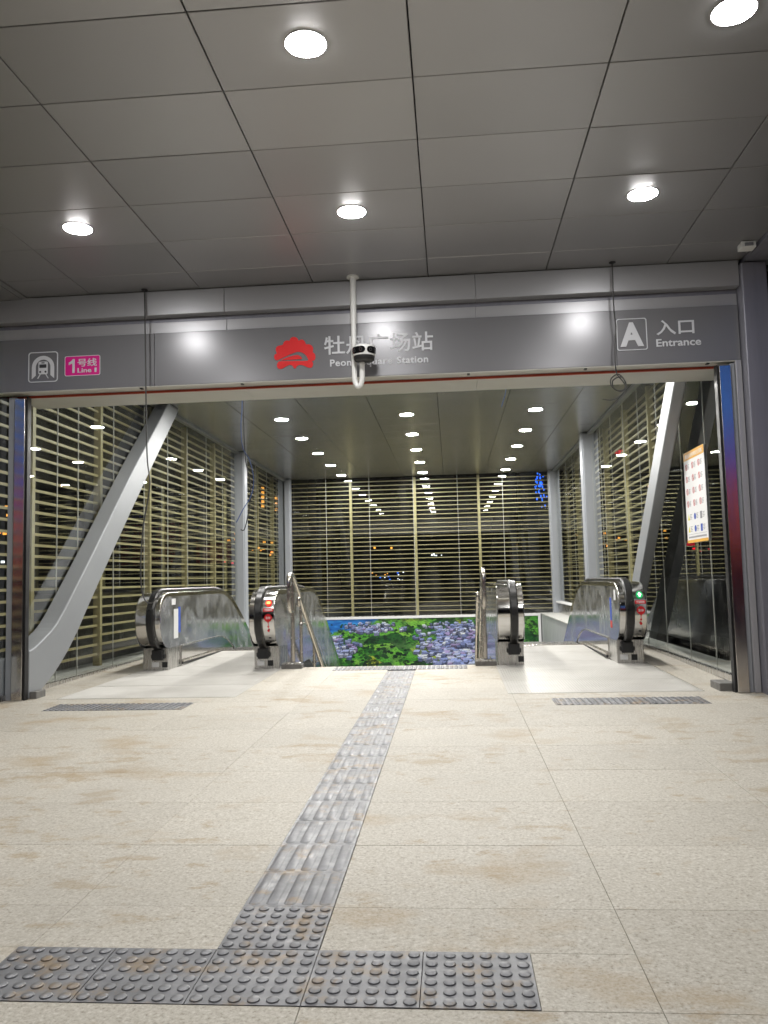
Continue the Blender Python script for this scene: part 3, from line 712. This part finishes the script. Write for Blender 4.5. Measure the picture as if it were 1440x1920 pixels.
for a, b in zip(rm, rm[1:]+[19.75]): slat_run(wr, 'y', 2.72, a+.03, b-.03, ZSL, 3.52, 'y', cut=lambda z: 13.35-(z+.08)*.985)
pane_run(wr, 'y', XR, [7.05, 8.08, 8.92, 9.86, 10.8, 11.7, 12.6, 13.5, 14.3], .12, 3.54)
pane_run(wr, 'y', XR, [14.82, 15.7, 16.6, 17.5, 18.5, 19.5], .47, 3.54)
ub('base_rail', 'brushed', (XR-.02, 10.6, .115), (.05, 7.1, .055), wr); ub('sill', 'white', (XR-.03, 17.15, .455), (.10, 4.7, .035), wr)
ub('sill_panel', 'brushed', (XR-.005, 17.15, .32), (.03, 4.7, .24), wr); ub('outer_kerb', 'concrete', (2.75, 13.0, .02), (.36, 13.2, .16), wr)
wb = empty('louvred_glass_wall'); tag(wb, 'rear glass wall with olive gold slats above the village mural', 'glass wall')
ZSB = .296
bm_ = [-3.95, -2.42, -.84, .71, 2.46]
for x in bm_: ub('mullion', 'slat', (x, YB+.22, 1.87), (.06, .085, 3.36), wb)
for a, b in zip(bm_[:-1], bm_[1:]): slat_run(wb, 'x', YB+.22, a+.03, b-.03, ZSB, 3.54, 'x', SPB, 0., .0195)
pane_run(wb, 'x', YB, [-3.82, -3.0, -1.94, -.87, .2, 1.28, 2.36], .20, 3.54)
ub('base_rail', 'brushed', (-.74, YB, .185), (6.3, .05, .03), wb)

def wallpost(label, bx):
    t = empty('wall_post', (bx[0], bx[2], bx[4])); tag(t, label, 'post')
    rel(B(*bx), t).build('post_tube', 'postgrey', t, .012)
    x0, x1, y0_, y1_, z0_, z1_ = bx
    rel(B(x0+.02, x1-.02, y0_-.035, y0_-.002, z0_, z1_-.02), t).build('cover_strip', 'postgrey', t, .006)
wallpost('grey steel post midway along the left glass wall', (-4.06, -3.86, 15.12, 15.34, .05, ZH))
wallpost('grey steel post in the far left corner beside the rear glass wall', (-4.0, -3.84, YB-.22, YB-.04, .20, ZH))
wallpost('grey steel post midway along the right glass wall', (2.34, 2.56, 14.42, 14.66, .20, ZH))
wallpost('grey steel post in the far right corner beside the rear glass wall', (2.36, 2.53, YB-.22, YB-.04, .20, ZH))

# ------------------------------------------------------------------ safety notice on the right glass
sn_ = empty('safety_notice', (2.468, 8.4, 1.36)); tag(sn_, 'white escalator safety notice with gold header on the right glass', 'notice')
# outline in (a = distance from its right edge going away from the viewer, b = height); faces -X
Gx = lambda a, b, d: (2.476-d-sn_.location.x, 8.75-a-sn_.location.y, b-sn_.location.z)
NW, NB, NT = .69, 1.36, 2.30
m = MB(); m.prism(rrect(0, NW, NB, NT, .02), Gx, 0, .006); m.build('board', 'white', sn_)
m = MB(); m.prism(rrect(.002, NW-.002, NT-.085, NT-.001, .012), Gx, .006, .0072); m.build('header', 'gold', sn_)
m = MB(); m.prism(rrect(.002, NW-.002, NB+.001, NB+.03, .012), Gx, .006, .0072); m.build('footer', 'gold', sn_)
def sntext(s, a0, a1, b0, b1, mat): put('lettering', text_mesh('lettering', s, lambda a, b, d: Gx(a, b, .0072+d), a0, a1, b0, b1, .0006, .01), mat, sn_)
sntext('乘坐自动扶梯安全须知', .06, .63, NT-.068, NT-.022, 'white')
for r_ in range(4):
    for c_ in range(3):
        a, b = .085+.21*c_, NT-.155-.128*r_
        m = MB(); n = 20; ring(m, [(a+.033*math.cos(2*math.pi*k/n), b+.033*math.sin(2*math.pi*k/n)) for k in range(n)], [(a+.026*math.cos(2*math.pi*k/n), b+.026*math.sin(2*math.pi*k/n)) for k in range(n)], Gx, .006, .0072)
        m.prism([(a-.023, b+.019), (a-.019, b+.023), (a+.023, b-.019), (a+.019, b-.023)], Gx, .006, .0072); m.build('prohibition_symbol', 'printred', sn_)
        m = MB(); m.prism([(a-.006, b-.018), (a+.006, b-.018), (a+.009, b+.010), (a-.009, b+.010)], Gx, .006, .0068); m.prism(rrect(a-.006, a+.006, b+.012, b+.023, .005), Gx, .006, .0068); m.build('figure_symbol', 'printgrey', sn_)
        m = MB()
        for q in range(4): m.box(*sorted((Gx(a+.044, 0, .006)[0], Gx(a+.044, 0, .0068)[0])), *sorted((Gx(a+.044, 0, 0)[1], Gx(a+.044+.06-.012*(q % 2), 0, 0)[1])), b+.02-.014*q-.003-sn_.location.z, b+.02-.014*q+.003-sn_.location.z)
        m.build('small_print', 'printgrey', sn_)
for r_ in range(2):
    b = NT-.675-.125*r_
    m = MB(); m.prism([(.055, b-.03), (.115, b-.03), (.085, b+.032)], Gx, .006, .0072); m.build('warning_symbol', 'printyel', sn_)
    m = MB(); m.prism(rrect(.262, .328, b-.033, b+.033, .0329, 8), Gx, .006, .0072); m.build('mandatory_symbol', 'printblue', sn_)
    m = MB(); m.prism(rrect(.47, .53, b-.036, b+.036, .004), Gx, .006, .0072); m.build('instruction_symbol', 'printgrey' if r_ == 0 else 'printblue', sn_)
    m = MB()
    for a in (.125, .34, .545):
        for q in range(4): m.prism(rrect(a, a+.07-.015*(q % 2), b+.024-.015*q-.003, b+.024-.015*q+.003, .001, 1), Gx, .006, .0068)
    m.build('small_print', 'printgrey', sn_)
m = MB(); m.prism(rrect(.03, NW-.03, NB+.085, NB+.0875, .001, 1), Gx, .006, .0068)
for q in range(22): m.prism(rrect(.05+.027*q, .05+.027*q+.019, NB+.048, NB+.066, .001, 1), Gx, .006, .0068)
m.build('small_print', 'printgrey', sn_)

# ------------------------------------------------------------------ escalators
def rail_line():
    """handrail centre line: inlet, round the newel, along the flat, down the incline"""
    cyn, czn, r = 9.12, .672, .322
    pts = [(9.13, .30), (9.06, .335)]
    for k in range(0, 13):
        t = R(250-160*k/12); pts.append((cyn+r*math.cos(t), czn+r*math.sin(t)))
    pts += [(9.8, .994), (10.6, .994), (11.2, .992), (11.5, .965), (11.85, .88), (12.25, .69)]
    for k in range(1, 7): pts.append((12.25+k*1.0, .69-k*.577))
    return pts
def body_outline():
    cyn, czn, r = 9.12, .672, .305
    up_ = [(cyn+r*math.cos(R(270-180*k/20)), czn+r*math.sin(R(270-180*k/20))) for k in range(21)]
    up_ += [(10.2, .977), (11.2, .975), (11.5, .948), (11.83, .865), (12.23, .672), (18.25, .672-6.02*.577)]
    lo = [(18.25, -3.95), (12.0, -.45), (11.4, -.12), (11.0, .02), (9.40, .02), (9.40, czn-r)]
    return up_+lo
def panel_outline(y0, y1, first, last):
    zt, zb = .925, .345
    def top(y): return zt if y < 11.1 else (zt-(y-11.1)**2*.30 if y < 12.05 else zt-.27-(y-12.05)*.577)
    def bot(y): return zb if y < 11.0 else (zb-(y-11.0)**2*.30 if y < 11.95 else zb-.27-(y-11.95)*.577)
    n = 6; g_ = .002
    ys_ = [y0+g_+(y1-y0-2*g_)*k/n for k in range(n+1)]
    if first:
        c = [(9.10+.26*math.cos(R(90+180*k/14)), .635+.29*math.sin(R(90+180*k/14))) for k in range(15)]
        return c+[(y, bot(y)) for y in ys_ if y > 9.2]+[(y, top(y)) for y in reversed(ys_) if y > 9.2]
    return [(y, bot(y)) for y in ys_]+[(y, top(y)) for y in reversed(ys_)]
PCUT = [8.9, 9.45, 10.07, 10.74, 11.4, 12.1, 13.2, 14.6, 16.0]
def circle(a, b, r, n=20): return [(a+r*math.cos(2*math.pi*k/n), b+r*math.sin(2*math.pi*k/n)) for k in range(n)]

def balustrade(esc, xc, inner, lamp=None, plate_white=True):
    """xc centre in X, inner = +1 when the steps lie towards +X"""
    W = .14; base = Vector((esc.location.x, esc.location.y, esc.location.z))
    def loc(m): m.v = [(x-base.x, y-base.y, z-base.z) for x, y, z in m.v]; return m
    YZ = lambda a, b, d: (d, a, b)
    bd = loc(MB().prism(body_outline(), YZ, xc-W, xc+W)); bd.sm = True
    bo = bd.build('balustrade', 'steel', esc, .008)
    zf = fz(9.1)
    loc(B(xc-W-.002, xc+W+.002, 9.07, 9.52, zf-.02, .352)).build('newel_base', 'brushed', bo, .004)
    # handrail
    hx = xc+inner*.035; pts = rail_line(); m = MB(); prof = [(-.042, -.012), (-.042, .012), (-.030, .026), (.030, .026), (.042, .012), (.042, -.012)]
    rows = []
    for i, (y, z) in enumerate(pts):
        a = pts[max(i-1, 0)]; c = pts[min(i+1, len(pts)-1)]; ty, tz = c[0]-a[0], c[1]-a[1]; l = math.hypot(ty, tz); ny, nz = -tz/l, ty/l
        # the outward side is away from the newel centre
        if (ny*(y-9.6)+nz*(z-.5)) < 0 and i < 14: ny, nz = -ny, -nz
        if i >= 14: ny, nz = (-tz/l, ty/l) if ty > 0 and (ty/l) > 0 else (tz/l, -ty/l)
        rows.append([(hx+p, y+ny*q, z+nz*q) for p, q in prof])
    for rw in rows: m.v += rw
    n = len(prof)
    for i in range(len(rows)-1):
        for k in range(n): m.f.append((i*n+k, i*n+(k+1) % n, (i+1)*n+(k+1) % n, (i+1)*n+k))
    m.f += [tuple(range(n)), tuple((len(rows)-1)*n+k for k in reversed(range(n)))]; m.sm = True
    loc(m).build('handrail', 'rubber', bo)
    # black inlet boot
    m = MB(); m.box(hx-.062, hx+.062, 9.02, 9.072, .215, .335); m.box(hx-.078, hx+.078, 9.035, 9.072, .235, .285); loc(m).build('handrail_inlet', 'blackp', bo, .01)
    loc(B(hx+.045*1, hx+.105, 9.064, 9.07, .135, .195)).build('sensor_window', 'blackp', bo)
    if plate_white: loc(B(hx-.075, hx+.005, 9.064, 9.07, .14, .195)).build('data_plate', 'white', bo)
    # side panels with joints
    for s in (-1, 1):
        xs_ = xc+s*W
        for i, (a, b) in enumerate(zip(PCUT[:-1], PCUT[1:])):
            m = MB(); m.prism(panel_outline(a, b, i == 0, False), YZ, xs_, xs_+s*.004); loc(m).build('side_panel', 'film', bo)
    xs_ = xc+inner*W
    # skirt and its bright deflector on the step side
    sk = MB()
    def low(y, z): return z if y < 11.0 else (z-(y-11.0)**2*.30 if y < 11.95 else z-.27-(y-11.95)*.577)
    yy = [9.52+.2*k for k in range(33)]
    sk.prism([(y, low(y, -.12)) for y in yy]+[(y, low(y, .335)) for y in reversed(yy)], YZ, xs_, xs_+inner*.012); loc(sk).build('skirt_panel', 'steel', bo)
    m = MB(); m.prism([(y, low(y, .150)) for y in yy]+[(y, low(y, .176)) for y in reversed(yy)], YZ, xs_+inner*.012, xs_+inner*.04); loc(m).build('skirt_deflector', 'tubesteel', bo, .004)
    m = MB(); m.prism([(y, low(y, .125)) for y in yy]+[(y, low(y, .150)) for y in reversed(yy)], YZ, xs_+inner*.012, xs_+inner*.034); loc(m).build('brush', 'blackp', bo)
    m = MB(); m.prism([(y, low(y, .336)) for y in yy]+[(y, low(y, .352)) for y in reversed(yy)], YZ, xs_, xs_+inner*.022); loc(m).build('deck_trim', 'brushed', bo, .003)
    if lamp:
        # discs and labels wrap the round newel front, on the side away from the steps
        cyn, czn, r = 9.12, .672, .3055; lx = xc-inner*.075
        def wrap(a, b, d):           # a across, b height -> on the cylinder
            t = math.asin(max(-1, min(1, (b-czn)/r))); rr = r+d
            return (a-base.x, cyn-rr*math.cos(t)-base.y, czn+rr*math.sin(t)-base.z)
        m = MB(); m.prism(circle(lx, .832, .034), wrap, .0005, .012); m.build('indicator_light', 'ledgreen' if lamp == 'up' else 'ledred', bo)
        if lamp == 'up':
            m = MB(); m.prism([(lx-.009, .812), (lx+.009, .812), (lx+.009, .832), (lx+.022, .832), (lx, .857), (lx-.022, .832), (lx-.009, .832)], wrap, .012, .014); m.build('up_arrow', 'arrowwhite', bo)
        else:
            m = MB(); m.prism(rrect(lx-.021, lx+.021, .820, .845, .012), wrap, .012, .014); m.build('no_entry_bar', 'ledamber', bo)
        m = MB(); m.prism(rrect(lx-.055, lx+.055, .742, .778, .004), wrap, .0005, .003); lb = m.build('emergency_label', 'labelred', bo)
        put('label_lettering', text_mesh('label_lettering', '紧急制动', lambda a, b, d: wrap(a, b, .003+d), lx-.042, lx+.042, .748, .772, .001, .01), 'white', bo)
        m = MB(); m.prism(circle(lx, .674, .043), wrap, .0005, .003); m.prism([(lx-.016, .642), (lx+.016, .642), (lx, .612)], wrap, .0005, .003)
        m.prism([(lx-.003, .62), (lx+.003, .62), (lx+.003, .578), (lx-.003, .578)], wrap, .0005, .003); m.prism([(lx-.014, .585), (lx+.014, .585), (lx, .562)], wrap, .0005, .003); m.build('emergency_label', 'labelred', bo)
        put('label_lettering', text_mesh('label_lettering', '急停', lambda a, b, d: wrap(a, b, .003+d), lx-.028, lx+.028, .662, .690, .001, .01), 'white', bo)
        m = MB(); m.prism(circle(lx, .540, .013), wrap, .0005, .012); m.build('stop_button', 'labelred', bo)
        m = MB(); m.prism(rrect(lx-.014, lx+.014, .447, .459, .005), wrap, .0005, .002); m.build('key_switch', 'blackp', bo)
    return bo

def escalator(label, x0, x1, lamps):
    e = empty('escalator', ((x0+x1)/2, 9.1, fz(9.1))); tag(e, label, 'escalator', 'escalators inside the entrance')
    bl = balustrade(e, x0+.141, 1, lamps[0], lamps[0] is None and x0 < -2)
    br = balustrade(e, x1-.141, -1, lamps[1])
    def loc(m): return rel(m, e)
    # landing plates, ribbed, laid with the slope of the floor
    for a, b in ((7.09, 7.85), (7.85, 8.60), (8.60, 9.36), (9.36, 10.3), (10.3, 11.15)):
        m = MB(); p0, p1 = (x0-.03, x1+.03) if b < 9.1 else (x0+.29, x1-.29)
        if a < 9.1 < b: p0, p1 = x0-.03, x1+.03
        m.v = [(p0+.002, a+.002, fz(a)+.002), (p1-.002, a+.002, fz(a)+.002), (p1-.002, b-.002, fz(b)+.002), (p0+.002, b-.002, fz(b)+.002), (p0+.002, a+.002, fz(a)-.03), (p1-.002, a+.002, fz(a)-.03), (p1-.002, b-.002, fz(b)-.03), (p0+.002, b-.002, fz(b)-.03)]
        m.f = [(0, 1, 2, 3), (4, 7, 6, 5), (0, 4, 5, 1), (1, 5, 6, 2), (2, 6, 7, 3), (3, 7, 4, 0)]
        nr = int((p1-p0-.06)/.024)
        for k in range(nr):
            x = p0+.03+k*.024; q = len(m.v)
            m.v += [(x, a+.02, fz(a)+.0015), (x+.011, a+.02, fz(a)+.0015), (x+.011, b-.02, fz(b)+.0015), (x, b-.02, fz(b)+.0015), (x+.002, a+.022, fz(a)+.0045), (x+.009, a+.022, fz(a)+.0045), (x+.009, b-.022, fz(b)+.0045), (x+.002, b-.022, fz(b)+.0045)]
            m.f += [(q+4, q+5, q+6, q+7), (q, q+1, q+5, q+4), (q+1, q+2, q+6, q+5), (q+2, q+3, q+7, q+6), (q+3, q, q+4, q+7)]
        loc(m).build('landing_plate', 'landing', e)
    loc(B(x0+.30, x1-.30, 11.152, 11.22, fz(11.1)-.02, fz(11.1)+.012)).build('comb', 'tubesteel', e, .004)
    step = B(0, x1-x0-.62, 0, .398, -.3, 0); step.box(.02, .03, 0, .398, 0, .008)
    k = .03
    while k < x1-x0-.65: step.box(k, k+.008, .002, .396, 0, .008); k += .02
    sme = step.mesh('step'); sme.materials.append(MT['brushed'])
    z = fz(11.1)-.02; y = 11.225
    for k in range(15):
        drop = 0 if k < 2 else .23*min(1, (k-1)/3.)
        z -= drop; o = bpy.data.objects.new('step', sme); o.location = (x0+.31-e.location.x, y-e.location.y, z-e.location.z); col.objects.link(o); o.parent = e; y += .4
    return e
e1 = escalator('left escalator with a red indicator light on its right newel', -3.50, -1.94, (None, 'down'))
e2 = escalator('right escalator with a green arrow light on its right newel', .475, 2.035, (None, 'up'))
# notices stuck on the panels of the escalators
def sticker(label, x, nrm, items):
    t = empty('escalator_sticker', (x, items[0][1][0], items[0][1][2])); tag(t, label, 'sticker')
    for n, (a0, a1, b0, b1), mat in items:
        m = MB(); m.prism([(a0, b0), (a1, b0), (a1, b1), (a0, b1)], lambda a, b, d: (x+nrm*d, a, b), 0, .0012); rel(m, t).build(n, mat, t)
xl = -3.50+.141+.14+.0045
sticker('white paper notice with blue print on the left escalator side panel', xl, 1, [('paper', (9.27, 9.42, .44, .78), 'whitep'), ('blue_print', (9.425, 9.50, .50, .80), 'printblue')])
sticker('small white paper slip high on the left escalator side panel', xl, 1, [('paper', (9.20, 9.33, .83, .90), 'white')])
xr = 2.035-.141-.14-.0045
sticker('narrow blue and red safety strip on the right escalator side panel', xr, -1, [('blue_strip', (9.25, 9.34, .55, .80), 'printblue'), ('red_strip', (9.25, 9.34, .47, .549), 'printred')])
sticker('small white paper slip high on the right escalator side panel', xr, -1, [('paper', (9.00, 9.10, .78, .89), 'white'), ('black_tag', (9.11, 9.17, .80, .84), 'blackp')])

# ------------------------------------------------------------------ stair handrails
def stair_rail(label, X, s):
    t = empty('stair_handrail', (X, 9.15, fz(9.15))); tag(t, label, 'handrail', 'stair handrails')
    def loc(m): return rel(m, t)
    y1 = 14.6; up_ = lambda y: 1.125-(y-9.2)*.60
    path = spline([(X, 9.12, .735), (X, 9.0, .74), (X, 8.955, .80), (X, 8.95, .95), (X, 8.955, 1.08), (X, 9.0, 1.135), (X, 9.1, 1.14), (X, 9.22, 1.11), (X, 9.5, up_(9.5)), (X, 10.2, up_(10.2))], 5)+[Vector((X, y1, up_(y1)))]
    loc(MB().tube(path, .026, 12)).build('handrail', 'tubesteel', t)
    Xi = X+s*.06; lo_ = lambda y: .87-(y-9.24)*.60
    path = spline([(X+s*.02, 9.28, .80), (Xi, 9.22, .80), (Xi, 9.20, .86), (Xi, 9.26, .87), (Xi, 9.5, lo_(9.5))], 5)+[Vector((Xi, y1, lo_(y1)))]
    loc(MB().tube(path, .021, 12)).build('lower_rail', 'tubesteel', t)
    loc(MB().tube([(X, 9.15, fz(9.15)), (X, 9.15, 1.02)], .024, 12)).build('baluster', 'tubesteel', t)
    loc(MB().tube([(X, 9.15, 1.0), (X, 9.15, 1.12)], .010, 8)).build('bracket', 'tubesteel', t)
    for k in range(1, 6):
        y = 9.15+.9*k-.4; zs = fz(9.18)-.15*math.ceil((y-9.18)/.3)
        loc(MB().tube([(X, y, zs), (X, y, up_(y)-.06)], .019, 10)).build('baluster', 'tubesteel', t)
        loc(MB().tube([(X, y, up_(y)-.07), (X, y, up_(y)-.01)], .009, 8)).build('bracket', 'tubesteel', t)
        loc(MB().tube([(X, y, lo_(y)-.05), (Xi, y, lo_(y)-.05), (Xi, y, lo_(y))], .008, 8)).build('bracket', 'tubesteel', t)
        loc(MB().lathe([(.028, 0), (.028, .02), (.018, .035)], X, y, lo_(y)-.075, 12)).build('collar', 'tubesteel', t)
    f = fz(9.1)
    loc(B(X-.115, X+.115, 9.04, 9.178, f-.005, f+.045)).build('base_plinth', 'darkstone', t, .003); loc(B(X-.105, X+.105, 9.05, 9.178, f+.046, f+.062)).build('base_plate', 'brushed', t, .003)
stair_rail('steel stair handrail with a looped end beside the left escalator', -1.80, 1)
stair_rail('steel stair handrail with a looped end beside the right escalator', .345, -1)

# ------------------------------------------------------------------ surveillance camera on its pole
c = empty('surveillance_camera', (-.772, 6.82, ZC)); tag(c, 'white multi-lens surveillance camera on a hooked pole in front of the sign', 'camera')
def loc(m): return rel(m, c)
loc(MB().lathe([(.055, -.012), (.055, 0)], -.772, 6.82, ZC, 20)).build('ceiling_flange', 'whitep', c)
loc(MB().tube([(-.772, 6.82, ZC-.005), (-.772, 6.81, 3.26)], .027, 16)).build('upper_pole', 'whitep', c)
loc(MB().tube([(-.772, 6.81, 3.27), (-.773, 6.80, 2.86)]+[(-.7385-.0345*math.cos(R(180*k/12)), 6.80-.02*k/12, 2.80-.10*math.sin(R(180*k/12))) for k in range(13)]+[(-.702, 6.765, 2.90), (-.69, 6.75, 2.93)], .023, 16)).build('hook_pole', 'whitep', c)
hcx, hcy = -.680, 6.735
hd = loc(MB().lathe([(.091, .026), (.094, .03), (.099, .07), (.103, .098), (.098, .108), (.07, .116), (.01, .118)], hcx, hcy, 2.915, 40)).build('camera_head', 'whitep', c)
m = MB(); m.lathe([(.02, -.014), (.070, -.012), (.082, -.006), (.087, .004), (.089, .027), (.086, .030)], hcx, hcy, 2.915, 40); loc(m).build('dark_band', 'blackp', hd)
MT['camwin'] = simple('camera_window', (.006, .006, .007), 0, .08, .0, .0)
def drum(a, b, d):   # a degrees round the head (0 = towards the viewer), b height
    rr = .094+.115*(b-.03)+d; t = R(a-90)
    return (hcx+rr*math.cos(t)-c.location.x, hcy+rr*math.sin(t)-c.location.y, 2.915+b-c.location.z)
for a0, a1 in ((-72, 12), (20, 92), (104, 176), (-164, -84)):
    m = MB(); n = 20
    for k in range(n+1):
        q = 2*k/n-1; hh = .0265*(1-abs(q)**5)**.5+.0015; a = a0+(a1-a0)*k/n
        m.v += [drum(a, .066-hh, .0022), drum(a, .066+hh, .0022), drum(a, .066-hh, -.006), drum(a, .066+hh, -.006)]
    for k in range(n):
        b = 4*k; m.f += [(b, b+4, b+5, b+1), (b+1, b+5, b+7, b+3), (b+2, b+6, b+4, b)]
    m.sm = True; m.build('lens_window', 'camwin', hd)
    for q in (.27, .73):
        a = a0+(a1-a0)*q; m = MB(); ring(m, [(a+8*math.cos(2*math.pi*k/16), .066+.0145*math.sin(2*math.pi*k/16)) for k in range(16)], [(a+5.5*math.cos(2*math.pi*k/16), .066+.010*math.sin(2*math.pi*k/16)) for k in range(16)], drum, .002, .0042); m.build('lens_ring', 'cable_g', hd)

sb = empty('junction_box', (2.43, 6.56, ZC-.03)); tag(sb, 'small white junction box under the canopy near the column', 'junction box')
rel(B(2.375, 2.49, 6.50, 6.60, ZC-.055, ZC-.004), sb).build('case', 'whitep', sb, .006); rel(B(2.40, 2.465, 6.492, 6.50, ZC-.045, ZC-.02), sb).build('lid', 'printgrey', sb)

# ------------------------------------------------------------------ hanging cables
def cable(label, pts, r, mat, plate=None):
    t = empty('hanging_cable', pts[0]); tag(t, label, 'cable')
    rel(MB().tube(spline(pts, 7), r, 7), t).build('wire', mat, t)
    if plate: rel(MB().lathe([(.028, -.006), (.028, 0)], pts[0][0], pts[0][1], plate, 14), t).build('grommet', 'blackp', t)
cable('long thin cable hanging from the canopy in front of the left glass wall', [(-2.637, 6.86, ZC), (-2.627, 6.86, 2.92), (-2.618, 6.87, 2.2), (-2.589, 6.86, 1.95), (-2.618, 6.86, 1.74), (-2.651, 6.87, 1.58), (-2.67, 6.86, 1.28), (-2.665, 6.86, 1.05), (-2.632, 6.86, .935), (-2.571, 6.86, .911), (-2.514, 6.88, .973)], .0062, 'cable_g', ZC)
cable('coiled cable hanging from the canopy beside the letter A', [(1.428, 6.81, ZC), (1.423, 6.81, 3.27), (1.435, 6.82, 3.12), (1.419, 6.81, 2.995), (1.416, 6.81, 2.746), (1.468, 6.81, 2.653), (1.484, 6.80, 2.60), (1.435, 6.79, 2.565), (1.37, 6.79, 2.612), (1.373, 6.80, 2.68), (1.436, 6.81, 2.713), (1.487, 6.82, 2.652), (1.470, 6.82, 2.585), (1.40, 6.82, 2.59), (1.385, 6.81, 2.66), (1.45, 6.80, 2.69), (1.49, 6.80, 2.63), (1.472, 6.80, 2.563), (1.382, 6.79, 2.499), (1.287, 6.78, 2.505)], .0056, 'cable_g', ZC)
cable('black cable end hanging from the hall ceiling near the left wall', [(-2.153, 8.4, ZH), (-2.151, 8.4, 2.96), (-2.147, 8.4, 2.71), (-2.134, 8.41, 2.37), (-2.09, 8.4, 2.14), (-2.081, 8.4, 1.97), (-2.105, 8.4, 1.80), (-2.15, 8.4, 1.624), (-2.19, 8.4, 1.62)], .0055, 'cable_b')
cable('blue cable end hanging from the hall ceiling near the left wall', [(-2.16, 8.37, ZH), (-2.155, 8.37, 2.96), (-2.17, 8.37, 2.713), (-2.15, 8.36, 2.484), (-2.077, 8.36, 2.339), (-2.039, 8.37, 2.139), (-2.069, 8.37, 1.97), (-2.151, 8.36, 1.832), (-2.226, 8.36, 1.694)], .0048, 'cable_blue')
cable('short blue cable end showing just under the lintel on the right', [(.64, 8.4, ZH), (.625, 8.4, 3.1), (.616, 8.4, 2.966), (.591, 8.4, 2.883), (.567, 8.4, 2.811)], .004, 'cable_blue')

# ------------------------------------------------------------------ the city around
def tower(name, label, x, y, w_, d_, h, lights, cat='building'):
    t = empty(name, (x, y, -.16)); tag(t, label, cat)
    B(-w_/2, w_/2, 0, d_, 0, h).build('body', 'building', t)
    B(-w_/2-.3, w_/2+.3, -.3, d_+.3, h, h+.6).build('roof_edge', 'building', t)
    for n, mat, rects in lights:
        for (a0, a1, b0, b1) in rects: B(a0, a1, -.12, -.02, b0, b1).build(n, mat, t)
    return t
rl = random.Random(3)
blue = []
for k in range(44):
    b = rl.uniform(13.6, 19.8); a = rl.gauss(0, .42 if b > 16 else .62); blue.append((a-.09, a+.09, b, b+rl.uniform(.12, .42)))
tower('office_tower', 'dark far tower dotted with blue lights behind the rear glass wall', 16.5, 150, 7, 7, 26, [('lit_window', 'cityblue', blue)])
wn = [(rl.uniform(-9, 9),)*1 for _ in range(14)]
def rw(n, a0, a1, b0, b1, s=.22):
    out = []
    for _ in range(n):
        a, b = rl.uniform(a0, a1), rl.uniform(b0, b1); out.append((a, a+s*rl.uniform(.8, 2), b, b+s)); 
    return out
tower('apartment_block', 'low dark block with white lit windows behind the middle of the rear glass wall', -6, 140, 26, 9, 11, [('lit_window', 'citywhite', rw(7, 1.5, 5, 5.0, 5.4, .15)+rw(8, -8, -2, .8, 2.6, .12)), ('street_window', 'cityorange', [(-7.2, -6.9, 6.6, 6.9), (-4.3, -4, 6.5, 6.8)]+rw(5, -9, -3, 1.8, 2.6, .12)), ('blue_sign', 'cityblue', rw(4, -7, -3, 1.2, 2.4, .14))])
tower('neon_block', 'dark far block with a red neon sign behind the right glass wall', 46, 220, 30, 12, 40, [('neon_sign', 'cityred', [(-1.6+.9*k, -.9+.9*k, 33.2, 34.2) for k in range(4)]), ('lit_window', 'cityorange', rw(16, -13, 8, 8, 14, .45))])
tower('shop_block', 'dark far block with gold and red signs behind the left glass wall', -52, 200, 34, 12, 30, [('gold_sign', 'cityorange', [(5.2, 5.9, 20+1.1*k, 20.7+1.1*k) for k in range(5)]+[(8.6, 9.2, 19+1.4*k, 19.7+1.4*k) for k in range(3)]+rw(8, -10, 12, 9, 14, .4)), ('red_sign', 'cityred', [(-1, 1.4, 7.6, 9.4)]+rw(4, -6, 0, 6, 7, .4))])
tower('shop_block', 'dark block with orange window lights far behind the left glass wall', -95, 150, 40, 12, 26, [('lit_window', 'cityorange', rw(26, -16, 18, 10, 20, .45)), ('white_sign', 'citywhite', rw(6, -8, 12, 5, 8, .4))])
# lit facade across the plaza, behind the viewer; it shows as the blue and coral streaks in the steel
def facade(label, x0, x1):
    fb = empty('lit_facade_building', ((x0+x1)/2, -46, -.16)); tag(fb, label, 'building'); h = (x1-x0)/2
    B(-h-2, h+2, -10, 0, 0, 20).build('body', 'building', fb)
    n = int((x1-x0)/2.6)
    for k in range(n):
        a = -h+k*2.6
        for j in range(5): B(a, a+2.3, .02, .14, 8.5+1.9*j, 10.1+1.9*j).build('facade_light', 'lamp_cool' if j > 0 else 'lamp_violet', fb)
        [B(a, a+2.3, .02, .14, 3.4+2.4*j, 5.5+2.4*j).build('shopfront_light', 'lamp_coral', fb) for j in range(2)]
facade('building with a blue and coral lit front across the plaza, opposite the right door post', 13.5, 30)
facade('building with a blue and coral lit front across the plaza, opposite the left door post', -46, -25)
